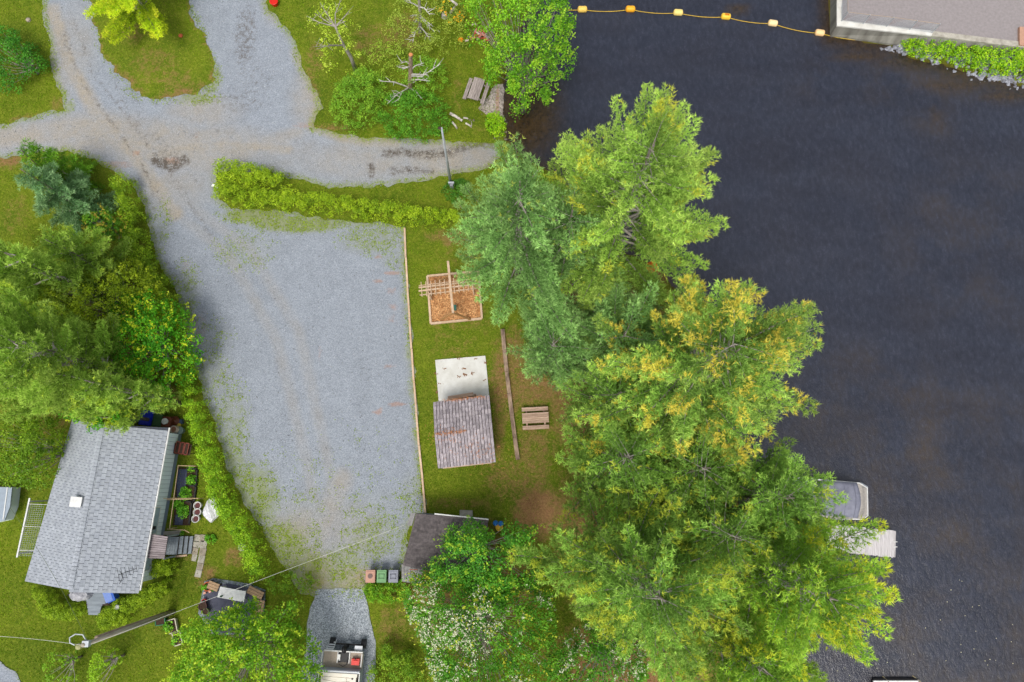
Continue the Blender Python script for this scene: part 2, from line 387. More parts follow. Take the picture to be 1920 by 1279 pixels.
def gravel_mat(name, dark, light, tan, vs=30.0):
    t = NT(name); co = t.co()
    v = t.n('ShaderNodeTexVoronoi', Vector=co, Scale=vs); sp = t.n('ShaderNodeSeparateColor', Color=v.outputs['Color']).outputs[0]
    v2 = t.n('ShaderNodeTexVoronoi', Vector=co, Scale=vs*2.3); sp2 = t.n('ShaderNodeSeparateColor', Color=v2.outputs['Color']).outputs[1]
    s = t.math('ADD', t.math('MULTIPLY', sp, .6), t.math('MULTIPLY', sp2, .4))
    s = t.math('POWER', s, 1.35)
    col = t.mix(s, dark, light)
    big2 = t.noise(.8, 5, .65)
    col = t.mix(t.rng(big2, .42, .68, 0, .5), col, t.mix(s, tuple(c*.72 for c in dark), tuple(c*.8 for c in light)))
    tn = t.math('MULTIPLY', t.attr('tan'), t.rng(big2, .3, .65, .45, 1))
    col = t.mix(tn, col, t.mix(s, tuple(c*.62 for c in tan), tuple(c*1.35 for c in tan)))
    n1 = t.noise(2.6, 5, .75); n2 = t.noise(13, 3, .75)
    nn = t.math('ADD', t.math('MULTIPLY', n1, .6), t.math('MULTIPLY', n2, .4))
    stm = t.rng(t.math('ADD', t.attr('stain'), t.math('MULTIPLY', t.math('SUBTRACT', nn, .5), 1.8)), .35, .75)
    col = t.mix(t.math('MULTIPLY', stm, .45), col, S(196,142,105,.62))
    wm = t.rng(t.math('ADD', t.attr('wet'), t.math('MULTIPLY', t.math('SUBTRACT', nn, .5), 3.4)), .35, .8)
    col = t.mix(t.math('MULTIPLY', wm, t.rng(t.attr('wet'), 0, .6)), col, S(108,100,92,.62))
    # green film of moss and seedlings between the stones
    wd = t.rng(t.math('ADD', t.attr('weed'), t.math('MULTIPLY', t.math('SUBTRACT', nn, .5), 2.0)), .50, .86)
    grn = t.mix(t.rng(n2, .35, .65), S(158,170,52,.7), S(112,136,30,.66))
    col = t.mix(t.math('MULTIPLY', wd, .6), col, grn)
    wd2 = t.rng(t.attr('weed'), .2, 1.0, 0, .3)
    col = t.mix(wd2, col, S(160,158,110,.66))
    h = t.math('ADD', t.math('MULTIPLY', sp, .35), t.math('MULTIPLY', t.noise(5, 4, .7), 1.4))
    return t.out(t.pbr(col, .85, 0, t.bump(h, .35, .03), .2))
def lawn_mat(name):
    t = NT(name)
    a = t.noise(.35, 4, .6); b = t.noise(1.6, 4, .65); c = t.noise(22, 3, .7); d = t.noise(6, 3, .7)
    g = t.mix(t.rng(a, .35, .65), S(132,152,32), S(98,126,24))
    g = t.mix(t.rng(b, .38, .68, 0, .75), g, S(150,158,50))
    g = t.mix(t.math('MULTIPLY', t.attr('dark'), .6), g, S(66,100,20))
    g = t.mix(t.rng(c, .38, .62, 0, .75), g, S(58,78,10))
    g = t.mix(t.rng(d, .5, .72, 0, .5), g, S(172,176,66))
    br = t.mix(t.rng(c, .35, .62), S(176,134,96), S(112,80,50))
    br = t.mix(t.rng(d, .45, .7, 0, .6), br, S(168,142,88))
    nn = t.math('ADD', t.math('ADD', t.math('MULTIPLY', b, .45), t.math('MULTIPLY', d, .35)), t.math('MULTIPLY', c, .2))
    m = t.rng(t.math('ADD', t.attr('brown'), t.math('MULTIPLY', t.math('SUBTRACT', nn, .5), 2.6)), .42, .95)
    col = t.mix(m, g, br)
    col = t.mix(t.attr('silt'), col, S(80,58,30))
    h = t.math('ADD', t.math('MULTIPLY', c, .6), d)
    return t.out(t.pbr(col, .9, 0, t.bump(h, .7, .05), .12))
GRAV = gravel_mat('gravel', S(122,130,140), S(196,203,214), S(180,170,154))
GRAVD = gravel_mat('driveway_gravel', S(84,94,104), S(226,234,242), S(168,162,152), 21.0)
GRAVB = gravel_mat('beach_pebble', S(132,122,118), S(240,230,222), S(175,160,145), 9.0)
LAWN = lawn_mat('lawn')

# ground sheet out past everything
dens = np.arange(-46, 46.01, .42)
far = np.array([50, 56, 64, 76, 95, 130, 180, 260, 400, 700.])
ax = np.concatenate([-far[::-1], dens, far]); n = len(ax)
gx, gy = np.meshgrid(ax, ax+0.0, indexing='ij'); ayd = np.concatenate([-far[::-1], np.arange(-24, 60, .42), far+14])
gx, gy = np.meshgrid(ax, ayd, indexing='ij'); nx, ny = gx.shape
X, Y = gx.ravel(), gy.ravel(); Z = hgt(X, Y)
gin = gravel_in(X, Y)
Z = Z+(noise3(X, Y, 9)-.5)*.05*(sstep(0, 1, np.abs(shore_d(X, Y))))-.035*gin
me = bpy.data.meshes.new('ground')
idx = np.arange(nx*ny).reshape(nx, ny)
F = np.stack([idx[:-1,:-1], idx[1:,:-1], idx[1:,1:], idx[:-1,1:]], -1).reshape(-1, 4)
me.vertices.add(len(X)); me.vertices.foreach_set('co', np.stack([X, Y, Z], 1).astype(np.float32).ravel())
me.loops.add(F.size); me.loops.foreach_set('vertex_index', F.astype(np.int32).ravel())
me.polygons.add(len(F)); me.polygons.foreach_set('loop_start', np.arange(0, F.size, 4, dtype=np.int32)); me.update(calc_edges=True)
me.polygons.foreach_set('use_smooth', [True]*len(F))
sd_all = shore_d(X, Y)
for k, v in (('brown', brown_at(X, Y)), ('dark', blobs(X, Y, DARKG)), ('silt', sstep(.35, -.15, sd_all))):
    a = me.attributes.new(k, 'FLOAT', 'POINT'); a.data.foreach_set('value', v.astype(np.float32))
link('lawn', me, LAWN, kind='structure')

edgeweed = lambda x, y, e: np.clip(np.maximum(blobs(x, y, WEEDB), .75*sstep(1.1, 0, e)), 0, 1)
ATT = {'weed': edgeweed, 'stain': lambda x, y, e: blobs(x, y, STAINB), 'wet': lambda x, y, e: np.maximum(blobs(x, y, WETB), lines(x, y, WETL)), 'tan': lambda x, y, e: np.maximum(blobs(x, y, TANB), lines(x, y, TANL))}
sheet('gravel_road', GRAVEL, .3, .022, GRAV, ATT)
zero = lambda x, y, e: x*0
sheet('grass_island', ISLAND, .4, .05, LAWN, {'brown': lambda x, y, e: np.clip(brown_at(x, y)+.6*sstep(.8, 0, e), 0, 1), 'dark': zero, 'silt': zero}, jit=.22)
sheet('gravel_driveway', DRIVE, .4, .045, GRAVD, {'weed': lambda x, y, e: .5*sstep(.5, 0, e), 'stain': zero, 'wet': zero, 'tan': zero}, jit=.06)
sheet('gravel_lane', ROADBL, .6, .03, GRAV, {'weed': lambda x, y, e: .5*sstep(.5, 0, e), 'stain': zero, 'wet': zero, 'tan': zero}, jit=.05)
sheet('pebble_beach', BEACH, .25, .05, GRAVB, {'weed': zero, 'stain': lambda x, y, e: blobs(x, y, [(934,180,4,50,1),(930,210,8,8,1)])*1.2, 'wet': lambda x, y, e: blobs(x, y, [(942,180,5,50,.7)]), 'tan': lambda x, y, e: x*0+.5}, jit=.05)

# water
t = NT('lake_water')
mp = t.n('ShaderNodeMapping', Vector=t.co(), Rotation=(0,0,math.radians(35)), Scale=(1.0,.55,1.0)).outputs[0]
w1 = t.noise(3.4, 5, .7, mp); w2 = t.noise(17, 3, .7, mp); w3 = t.noise(.5, 3, .6)
sh = t.attr('shallow'); bn = t.math('ADD', t.noise(.28, 4, .6), t.math('MULTIPLY', t.math('SUBTRACT', w2, .5), .15))
brn = t.math('MULTIPLY', t.rng(bn, .42, .68), t.attr('murk'))
deep = t.mix(brn, S(38,44,60,.6), S(72,60,46,.62))
deep = t.mix(t.rng(w1, .3, .7, 0, .65), deep, S(62,66,82,.66)); wb = t.noise(.12, 4, .6, t.n('ShaderNodeMapping', Vector=t.co(), Rotation=(0,0,-.6), Scale=(1,3.2,1)).outputs[0]); deep = t.mix(t.rng(wb, .4, .65, 0, .45), deep, S(34,35,48,.6))  # light and dark of ripples and wave bands painted into the water colour
bed = t.mix(t.rng(t.noise(3.0, 5, .7), .35, .7), S(84,64,34,.58), S(42,32,18,.58))
col = t.mix(sh, deep, bed)
spk = t.rng(t.math('ADD', t.math('MULTIPLY', w1, .4), t.math('MULTIPLY', w2, .6)), .53, .66)
col = t.mix(t.math('MULTIPLY', spk, .26), col, S(96,100,120,.7))  # pale ripple highlights put into the base colour
h = t.math('ADD', t.math('MULTIPLY', w1, 1.0), t.math('MULTIPLY', w2, .35))
b = t.pbr(col, .12, 0, t.bump(h, .6, .08), .5)
WATER = t.out(b)
SHB = [(985,195,80,125,1.0),(1000,120,40,70,.9),(1620,92,70,10,.95),(1700,108,60,14,.7),(1800,150,80,16,.7),(1900,170,60,16,.8),(1767,210,14,20,.55),(1760,200,9,14,.5),(1775,222,9,12,.5),(1390,5,30,12,.8)]
MURK = [(1700,1000,250,260,1),(1800,1150,250,200,1),(1650,780,200,130,.8),(1850,800,120,120,.5),(1700,140,230,60,.9),(1850,450,200,200,.4),(1760,210,60,50,.6)]
wx = np.concatenate([-far[::-1], np.arange(-46, 46.01, .5), far]); wy = np.concatenate([-far[::-1], np.arange(-24, 60, .5), far+14])
gx, gy = np.meshgrid(wx, wy, indexing='ij'); nx, ny = gx.shape; X, Y = gx.ravel(), gy.ravel()
me = bpy.data.meshes.new('water'); idx = np.arange(nx*ny).reshape(nx, ny)
F = np.stack([idx[:-1,:-1], idx[1:,:-1], idx[1:,1:], idx[:-1,1:]], -1).reshape(-1, 4)
me.vertices.add(len(X)); me.vertices.foreach_set('co', np.stack([X, Y, X*0-.8], 1).astype(np.float32).ravel())
me.loops.add(F.size); me.loops.foreach_set('vertex_index', F.astype(np.int32).ravel())
me.polygons.add(len(F)); me.polygons.foreach_set('loop_start', np.arange(0, F.size, 4, dtype=np.int32)); me.update(calc_edges=True)
me.polygons.foreach_set('use_smooth', [True]*len(F))
for k, v in (('shallow', np.clip(np.maximum(blobs(X, Y, SHB), .8*sstep(-1.6, 0, shore_d(X, Y))), 0, 1)), ('murk', np.clip(.15+blobs(X, Y, MURK)*1.15, 0, 1))):
    a = me.attributes.new(k, 'FLOAT', 'POINT'); a.data.foreach_set('value', v.astype(np.float32))
link('lake_water', me, WATER, kind='structure')

# ------------------------------------------------------------ vegetation builders
LEAF = foliage_mat('leaf', .22); NEEDLE = foliage_mat('needle', .26, .6, .15); GRASSM = foliage_mat('grass_blade', .3, .8, .1)
BARK = M('bark', S(150,140,130), S(100,90,82), 5, 0, .9, grain=(1,1,.2))
BARKP = M('grey_bark', S(196,188,178), S(150,142,134), 5, 0, .9)
FK = 1.32
def pal(*cs): return np.array([lin(c) for c in cs])*FK
def outline_at(px, z): return [(p.x, p.y) for p in PP(px, z)]

PINE_PX = {}
def pine(name, label, apex, h, px, seed, cols, yellow=0.0, zlo=.28, tuft=.19, dens=1.0, group=None, blue=False, prof=.62, lift=.3, rs=1.08, rad=None):
    global rng
    rng = np.random.default_rng(seed)
    A = P(apex[0], apex[1], h); bx, by = A.x, A.y; z0 = zat((bx, by))
    R = polar(outline_at(px, h*.55), bx, by) if rad is None else rad*(1+.12*np.sin(np.arange(96)*.9)+.1*np.sin(np.arange(96)*.33))
    root = thing(name, label, 'tree', (bx, by, z0), group)
    tr = MB(); bend = rng.normal(size=2)*.15
    tp = [(bx+bend[0]*math.sin(s*3), by+bend[1]*math.sin(s*2.4), z0+(h-z0)*s) for s in np.linspace(0, 1, 9)]
    tr.tube(tp, [max(.03, h*.014*(1-s)**.8) for s in np.linspace(0, 1, 9)], 8).build('trunk', BARK, root, True)
    br = MB(); cc, dd, ll, kk, tips = [], [], [], [], []
    zs = np.arange(h*zlo, h*.985, .72)
    for zi in zs:
        t = (zi-h*zlo)/(h*(1-zlo)); nb = rng.integers(4, 6) if t < .9 else 4; a0 = rng.uniform(0, 6.28)
        for b in range(nb):
            az = a0+b*6.283/nb+rng.normal()*.25
            f = rs*(1-t)**prof*(.68+.32*math.sin(min(1, t*3+.35)*1.57))*rng.uniform(.68, 1.08)
            L = float(Rat(R, np.array([az % 6.283]))[0])*f+.25
            s = np.linspace(0, 1, 7); up = rng.uniform(.6, 1.2)*lift
            bendz = -.06*L*s+up*L*s**2
            ca, sa = math.cos(az), math.sin(az); side = rng.normal()*.12*L
            pts = np.stack([bx+ca*L*s-sa*side*s**2, by+sa*L*s+ca*side*s**2, zi+bendz+rng.normal()*.1], 1)
            if L > 1.0: br.tube([tuple(p) for p in pts], [max(.012, .018*L*(1-u*.9)) for u in s], 4, False)
            isy = rng.uniform() < yellow; bshade = rng.uniform(.68, 1.25)
            nt_ = max(5, int(L*.82/.125*dens)); ss = np.linspace(.22 if L > 2.5 else .1, 1.0, nt_)
            P0 = np.stack([np.interp(ss, s, pts[:, k]) for k in range(3)], 1)
            T = unit(np.gradient(pts, axis=0)); T0 = np.stack([np.interp(ss, s, T[:, k]) for k in range(3)], 1)
            for sgn in (-1, 1):
                an = rng.uniform(.55, .95, nt_)*sgn
                D = np.stack([T0[:,0]*np.cos(an)-T0[:,1]*np.sin(an), T0[:,0]*np.sin(an)+T0[:,1]*np.cos(an), T0[:,2]+rng.uniform(.0, .55, nt_)], 1); D = unit(D)
                tl = (.26*L*(1-ss)**.6*np.clip(ss*3, .4, 1)+.28)*rng.uniform(.75, 1.1, nt_); tl = np.minimum(tl, 1.35)
                m = max(2, int(tl.max()/.12)); u = (np.arange(m)+.6)/m
                C = P0[:, None, :]+D[:, None, :]*(tl[:, None]*u[None, :])[:, :, None]
                keep = (rng.uniform(size=(nt_, m)) < np.clip(tl[:, None]/.12/m*1.1, .3, 1))
                C = C+rng.normal(size=C.shape)*.045; C[:, :, 2] += .22*(1-u[None, :]**2)*rng.uniform(0, 1, C.shape[:2])
                Df = np.repeat(D[:, None, :], m, 1)+rng.normal(size=C.shape)*.35+np.array([0, 0, .35])
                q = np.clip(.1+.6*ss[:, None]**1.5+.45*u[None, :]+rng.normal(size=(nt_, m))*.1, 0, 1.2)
                cc.append(C[keep]); dd.append(Df[keep]); 
                kk.append(np.stack([q[keep], np.full(keep.sum(), bshade), np.where(isy & ((ss[:, None]+.5*u[None, :]) > rng.uniform(.75, 1.1)), 1.0, 0.0)[keep], np.full(keep.sum(), t)], 1))
    C = np.concatenate(cc); D = unit(np.concatenate(dd)); K = np.concatenate(kk)
    # needle bundles: a star of narrow blades on each shoot
    nb = 6; Cn = np.repeat(C, nb, 0); Dn = unit(np.repeat(D, nb, 0)+rng.normal(size=(len(C)*nb, 3))*.62); Kn = np.repeat(K, nb, 0)
    V = needles(Cn, tuft*1.12*rng.uniform(.75, 1.25, len(Cn)), Dn, .085)
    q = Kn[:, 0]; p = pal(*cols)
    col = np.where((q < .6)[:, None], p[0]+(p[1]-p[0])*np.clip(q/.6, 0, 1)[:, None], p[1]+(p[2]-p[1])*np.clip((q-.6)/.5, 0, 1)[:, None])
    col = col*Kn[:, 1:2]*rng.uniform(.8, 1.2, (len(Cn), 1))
    yn = vnoise(C[:, 0], C[:, 1], 1.5, seed)*.55+vnoise(C[:, 0]+C[:, 2], C[:, 1], 3.4, seed+1)*.45
    ysel = (yn > np.quantile(yn, 1-min(.95, yellow*1.05))) & (K[:, 0] > rng.uniform(.4, .75, len(C))) & (K[:, 3] > .12); Kn[:, 2] = np.repeat(ysel, nb)
    yl = Kn[:, 2] > .5; yc = p[3]*rng.uniform(.8, 1.15, (len(Cn), 1)); col = np.where(yl[:, None], col*.35+yc*.65, col)
    bo = br.build('branches', BARKP, root, True)
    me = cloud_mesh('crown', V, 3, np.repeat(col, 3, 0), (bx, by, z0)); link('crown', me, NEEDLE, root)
    return root

def clumps_to_leaves(cen, rad, n_per, leaf, cols, dens_jit=.3, flat=.75, tipcol=None, tipfrac=0.0, upb=.5):
    """leaves gathered on small clumps"""
    N = len(cen); idx = np.repeat(np.arange(N), n_per); M_ = len(idx)
    d = unit(rng.normal(size=(M_, 3))); d[:, 2] = np.abs(d[:, 2])*rng.choice([1, 1, 1, -1], M_)
    r = rad[idx]*rng.uniform(.25, 1.0, M_)**.5
    c = cen[idx]+d*r[:, None]*np.array([1, 1, flat])
    nrm = unit(d*.7+np.array([0, 0, upb])+rng.normal(size=(M_, 3))*.55)
    ld = unit(np.cross(nrm, rng.normal(size=(M_, 3)))+d*.4)
    V = leaves(c, leaf*rng.uniform(.65, 1.3, M_), ld, nrm)
    p = pal(*cols); tone = rng.uniform(0, 1, N)[idx]*.75+rng.uniform(0, 1, M_)*.25
    k = np.clip(tone*(len(p)-1), 0, len(p)-1.001); i = k.astype(int); f = (k-i)[:, None]
    col = (p[i]*(1-f)+p[i+1]*f)*rng.uniform(.8, 1.2, (M_, 1))
    if tipcol is not None:
        sel = (rng.uniform(size=N) < tipfrac)[idx] & (d[:, 2] > .35) & (rng.uniform(size=M_) < .55)
        col[sel] = col[sel]*.35+.6*pal(tipcol)[0]*rng.uniform(.8, 1.15, (sel.sum(), 1))
    return V, col, idx, d, c

def broadleaf(name, label, apex, h, px, seed, cols, leaf=.13, clump=.42, per=46, n=None, zlo=.3, tip=None, tipf=0.0, flower=0.0, cat='tree', group=None, bark=None, limbs=True, spiky=0.0, cover=2.6):
    global rng
    rng = np.random.default_rng(seed)
    A = P(apex[0], apex[1], h); bx, by = A.x, A.y; z0 = zat((bx, by)); hz = h*.62
    pl = outline_at(px, hz); R = polar(pl, bx, by); area = .5*np.sum(R*R)*2*math.pi/len(R)
    n = n or int(area/(clump*clump*1.6)*cover)
    root = thing(name, label, cat, (bx, by, z0), group)
    az = rng.uniform(0, 2*math.pi, n*3); q = np.sqrt(rng.uniform(0.002, 1, n*3)); Rm = R.max()
    keep = rng.uniform(size=n*3) < (Rat(R, az)/Rm)**1; az = az[keep][:n]; q = q[keep][:n]; Ra = Rat(R, az)
    r = q*Ra*.97; dome = np.sqrt(np.clip(1-q**2.2, 0, 1)); zl = z0+(h-z0)*zlo
    lump = noise3(bx+r*np.cos(az)*1.3, by+r*np.sin(az)*1.3, seed)
    z = zl+(h-zl)*dome*(.62+.5*lump)*np.where(rng.uniform(size=len(q)) < .62, 1.0, rng.uniform(.35, .95, len(q)))
    rad = clump*rng.uniform(.6, 1.25, len(q))*np.clip(Ra/1.2, .45, 1)
    cen = np.stack([bx+r*np.cos(az), by+r*np.sin(az), z], 1)
    V, col, idx, d, c = clumps_to_leaves(cen, rad, per, leaf, cols, tipcol=tip, tipfrac=tipf)
    if spiky:
        m = int(len(cen)*spiky); w = cen[rng.choice(len(cen), m)]; k = rng.integers(10, 18)
        out = unit(w-np.array([bx, by, zl])); out[:, 2] += .5; out = unit(out); u = rng.uniform(0, 1, (m, k))
        cs = w[:, None, :]+out[:, None, :]*(u*clump*2.2)[:, :, None]+rng.normal(size=(m, k, 3))*.05
        cs = cs.reshape(-1, 3); nr = unit(rng.normal(size=cs.shape)+np.array([0, 0, 1.0])); V2 = leaves(cs, leaf*rng.uniform(.7, 1.2, len(cs)), unit(rng.normal(size=cs.shape)), nr)
        c2 = (.55*pal(tip if tip else cols[-1])[0]+.4*pal(cols[-1])[0])*rng.uniform(.75, 1.1, (len(cs), 1)); V = np.concatenate([V, V2]); col = np.concatenate([col, np.repeat(c2, 1, 0) if c2.shape[1] == 3 else c2])
    if limbs:
        tb = MB(); top = zl+(h-zl)*.55
        tb.tube([(bx, by, z0), (bx+.05, by, (z0+zl)/2), (bx, by+.05, zl), (bx, by, top)], [h*.02+.03, h*.017+.02, h*.013+.02, .03], 8)
        tb.build('trunk', bark or BARK, root, True)
        lb = MB()
        for i in rng.choice(len(cen), min(len(cen), int(14+area*1.2)), replace=False):
            p = cen[i]; s0 = rng.uniform(.3, .95); a = np.array([bx, by, zl*.8+(top-zl*.8)*s0*.6]); mid = (a+p)/2+np.array([0, 0, -.12*np.linalg.norm(p-a)])
            lb.tube([tuple(a), tuple(mid), tuple(p)], [.012*h*.5+.012, .02, .006], 4, False)
        lb.build('limbs', bark or BARKP, root, True)
    me = cloud_mesh('crown', V, 4, np.repeat(col, 4, 0), (bx, by, z0)); link('crown', me, LEAF, root)
    if flower:
        m = int(len(cen)*flower*5); top = np.where(d[:, 2] > .15)[0]
        blk = noise3(c[:, 0]*1.1, c[:, 1]*1.1, seed+40); top = top[blk[top] > .52]
        s = rng.choice(top, min(m, len(top)), replace=False); k = 3
        cs = np.repeat(c[s], k, 0)+rng.normal(size=(len(s)*k, 3))*.05+np.array([0, 0, .05]); nr = unit(rng.normal(size=cs.shape)*.4+np.array([0, 0, 1.]))
        Vf = leaves(cs, .085*rng.uniform(.7, 1.3, len(cs)), unit(rng.normal(size=cs.shape)), nr, .5)
        cf = pal((235,235,205))[0]*.62*rng.uniform(.85, 1.1, (len(cs), 1))
        me = cloud_mesh('blossom', Vf, 4, np.repeat(cf, 4, 0), (bx, by, z0)); link('blossom', me, LEAF, root)
    return root

def hedge(name, label, path, width, h, seed, cols, cat='hedge', leaf=.1, per=42, tip=None, tipf=0.0, clump=.3, poly=None, group=None):
    """clipped or loose row of growth along a path of photo points, or over an area"""
    global rng
    rng = np.random.default_rng(seed)
    if poly is None:
        W = [G(x, y) for x, y in path]; Ls = [0]
        for i in range(len(W)-1): Ls.append(Ls[-1]+(W[i+1]-W[i]).xy.length)
        n = int(Ls[-1]*width*22/ (clump/.3)**2); s = rng.uniform(0, Ls[-1], n)
        x = np.interp(s, Ls, [w.x for w in W]); y = np.interp(s, Ls, [w.y for w in W])
        wv = width if not hasattr(width, '__len__') else None
        e = .3; x2 = np.interp(np.minimum(s+e, Ls[-1]), Ls, [w.x for w in W])-np.interp(np.maximum(s-e, 0), Ls, [w.x for w in W]); y2 = np.interp(np.minimum(s+e, Ls[-1]), Ls, [w.y for w in W])-np.interp(np.maximum(s-e, 0), Ls, [w.y for w in W])
        T = np.stack([x2, y2], 1); T /= np.linalg.norm(T, axis=1, keepdims=True)
        wob = .92+.16*vnoise(s, s*0, 1.1, seed)
        q = rng.uniform(-1, 1, n); off = q*width/2*wob
        x = x-T[:, 1]*off; y = y+T[:, 0]*off; 
    else:
        pl = [(p.x, p.y) for p in [G(a, b) for a, b in poly]]; xs = [p[0] for p in pl]; ys = [p[1] for p in pl]
        ar = (max(xs)-min(xs))*(max(ys)-min(ys)); n = int(ar*24/(clump/.3)**2)
        x = rng.uniform(min(xs), max(xs), n); y = rng.uniform(min(ys), max(ys), n); ok = inside(x, y, pl); x, y = x[ok], y[ok]
        dd = pdist(x, y, pl); q = np.clip(1-dd/.7, 0, 1)
    g = hgt(x, y)
    prof = (1-np.abs(q)**5)*.9+.1
    z = g+h*prof*(.86+.26*noise3(x*1.7, y*1.7, seed))*rng.choice([1, 1, 1, .7, .4], len(x))
    cen = np.stack([x, y, np.maximum(z, g+.08)], 1); rad = clump*rng.uniform(.6, 1.2, len(x))
    V, col, idx, d, c = clumps_to_leaves(cen, rad, per, leaf, cols, tipcol=tip, tipfrac=tipf, flat=1.0)
    c0 = (float(x.mean()), float(y.mean()), float(g.mean()))
    me = cloud_mesh(name, V, 4, np.repeat(col, 4, 0), c0); o = link(name, me, LEAF); o.location = c0
    return tag(o, label, cat, group)
# ------------------------------------------------------------ materials for built things
WHITE = M('white_paint', S(240,240,238,.8), S(215,215,212,.8), 4, 0, .5, bump=.1)
CONC = M('pale_concrete', S(234,233,226,.8), S(208,205,196,.78), 1.6, 0, .85, bump=.3, bsc=30)
CONC2 = M('old_concrete', S(205,200,186), S(160,154,142), 2.2, .05, .9)
CONC3 = M('wall_concrete', S(168,166,156), S(118,115,106), 1.4, 0, .9, grain=(1,1,.3))
ASPH = M('asphalt', S(178,170,170,.62), S(160,152,152,.62), 5, 0, .9, bsc=40)
SHING = M('grey_shingle', S(190,196,204,.68), S(168,174,184,.68), 3, .09, .85, bsc=50)
SHINGC = M('grey_ridge_shingle', S(196,202,210,.7), S(174,180,190,.7), 9, .1, .85, bsc=50)
UNDER = M('roof_felt', S(88,92,100), S(74,78,86), 5, 0, .95)
SIDING = M('blue_grey_siding', S(232,240,248,.95), S(222,232,242,.95), 2, .04, .6, bump=.15)
SIDED = M('blue_grey_trim', S(160,174,200,.66), S(146,160,184,.66), 3, 0, .6, bump=.15)
GLASS = M('window_glass', S(60,74,88,.5), S(40,52,62,.5), 1.2, 0, .08, bump=0, spec=.5)
DECKG = M('grey_painted_board', S(160,170,178,.66), S(136,146,154,.66), 3, .08, .75, grain=(.4,4,1))
WOODT = M('new_timber', S(232,205,178,.75), S(206,174,140,.75), 3, .08, .8, grain=(1,1,1))
WOODG = M('weathered_board', S(190,178,172,.72), S(140,128,124,.72), 5, .14, .9, grain=(.5,4,1))
WOODP = M('pinkish_board', S(214,186,164,.75), S(164,134,114,.75), 6, .1, .9, grain=(.3,5,1))
WOODD = M('dock_board', S(226,222,222,.75), S(190,184,184,.75), 4, .07, .85, grain=(4,.4,1))
TIE = M('old_railway_tie', S(190,164,140,.75), S(110,92,82,.7), 3.5, .12, .95, grain=(1,.35,1))
DARKW = M('dark_wood', S(96,78,66), S(62,48,40), 4, .1, .9)
METAL = M('galvanised', S(206,212,218,.75), S(180,186,192,.75), 6, 0, .5, .2, .1)
BLACK = M('black_plastic', S(38,38,42), S(28,28,30), 4, 0, .5, bump=.1)
RED = M('red_plastic', S(225,40,24,.85), S(196,26,16,.85), 4, 0, .4, bump=.1)
SOIL = M('soil', S(84,64,50), S(52,38,30), 12, 0, .95, bump=.8)
TERRA = M('terracotta', S(205,110,68,.75), S(180,90,54,.75), 5, .05, .8)
STONE = M('flat_stone', S(190,178,160), S(148,138,124), 5, .12, .9, bump=.6)
YEL = M('yellow_plastic', S(240,200,60,.85), S(226,178,40,.85), 3, 0, .45, bump=.1)
def solid(nm, c, k=.75, rough=.5, v=.85): return M(nm, S(*c, k), tuple(x*v for x in S(*c, k)), 5, 0, rough, bump=.15)

# ------------------------------------------------------------ the house
EV, RG = 2.7, 4.1
NE_, SE_ = P(316,802,EV), P(261,1107,EV); RN, RS = P(192,796,RG), P(131,1106,RG); NW_, SW_ = P(136,786,EV), P(47,1090,EV)
hc = (NE_+SE_+NW_+SW_)/4
house = thing('bungalow', 'grey shingled bungalow with pale blue-grey walls at the lower left', 'house', (hc.x, hc.y, 0))
rf = MB(); th = .16
rf.slab([RN, NE_, SE_, RS], th)
for i_ in range(8):
    u0_, u1_ = i_/8, (i_+1)/8
    for a_, b_, c_ in ((RN.lerp(RS,u0_), RN.lerp(RS,u1_), NW_.lerp(SW_,u1_)), (RN.lerp(RS,u0_), NW_.lerp(SW_,u1_), NW_.lerp(SW_,u0_))): rf.slab([a_-Vector((0,0,.012)), b_-Vector((0,0,.012)), c_-Vector((0,0,.012))], th)
roof = rf.build('roof', UNDER, house)
E1 = (SE_-NE_); Lr = E1.length; e1 = E1.normalized(); E2 = (NE_-RN); e2 = E2-e1*E2.dot(e1); Wr = e2.length; e2n = e2.normalized(); nrm = e1.cross(e2n)
if nrm.z < 0: nrm = -nrm
rows, cols_ = 15, 27; dw = Wr/rows; dl = Lr/cols_
smb = MB().box((0,0,0), (dl*.93, dw*.97, .022)); sme = smb.mesh('shingle'); sme.materials.append(SHING)
Rm = Matrix((e1, e2n, nrm)).transposed(); tilt = Matrix.Rotation(.055, 3, e1)
stuffm = MB(); cnt = 0
for i in range(rows-1, -1, -1):
    for j in range(cols_+1):
        off = (i % 2)*.5; u0 = max(0, (j-off)*dl); u1 = min(Lr, (j+1-off)*dl)
        if u1-u0 < .05: continue
        c = RN+e1*((u0+u1)/2)+e2n*((i+.5)*dw)+nrm*.032
        whole = abs((u1-u0)-dl) < .01
        Rt = Rm @ Matrix.Rotation(RD.uniform(-.012,.012), 3, 'Z') @ Matrix.Rotation(-.05, 3, 'X')
        if whole and cnt < 300:
            mw = Matrix.Translation(c-house.location) @ Rt.to_4x4()
            link('shingle', sme, None, roof, mw); cnt += 1
        else: stuffm.box(c, ((u1-u0)*.93, dw*.97, .022), Rt)
# west slope, a little wider at its foot
rows, cols_ = 17, 30
for i in range(rows):
    for j in range(cols_+1):
        off = (i % 2)*.5; u0 = max(0, j-off)/cols_; u1 = min(cols_, j+1-off)/cols_
        if u1-u0 < .005: continue
        def bl(u, v): return (RN.lerp(RS, u)).lerp(NW_.lerp(SW_, u), v)
        g_ = .03/cols_; v0, v1 = i/rows, (i+1)/rows
        q = [bl(u0+g_, v0), bl(u1-g_, v0), bl(u1-g_, v1-.06/rows), bl(u0+g_, v1-.06/rows)]
        zz = .03+RD.uniform(0, .006); q = [p+Vector((0,0,zz+(.012 if k > 1 else 0))) for k, p in enumerate(q)]
        stuffm.slab(q, .02)
stuffm.build('shingles', SHING, roof, kind='stuff')
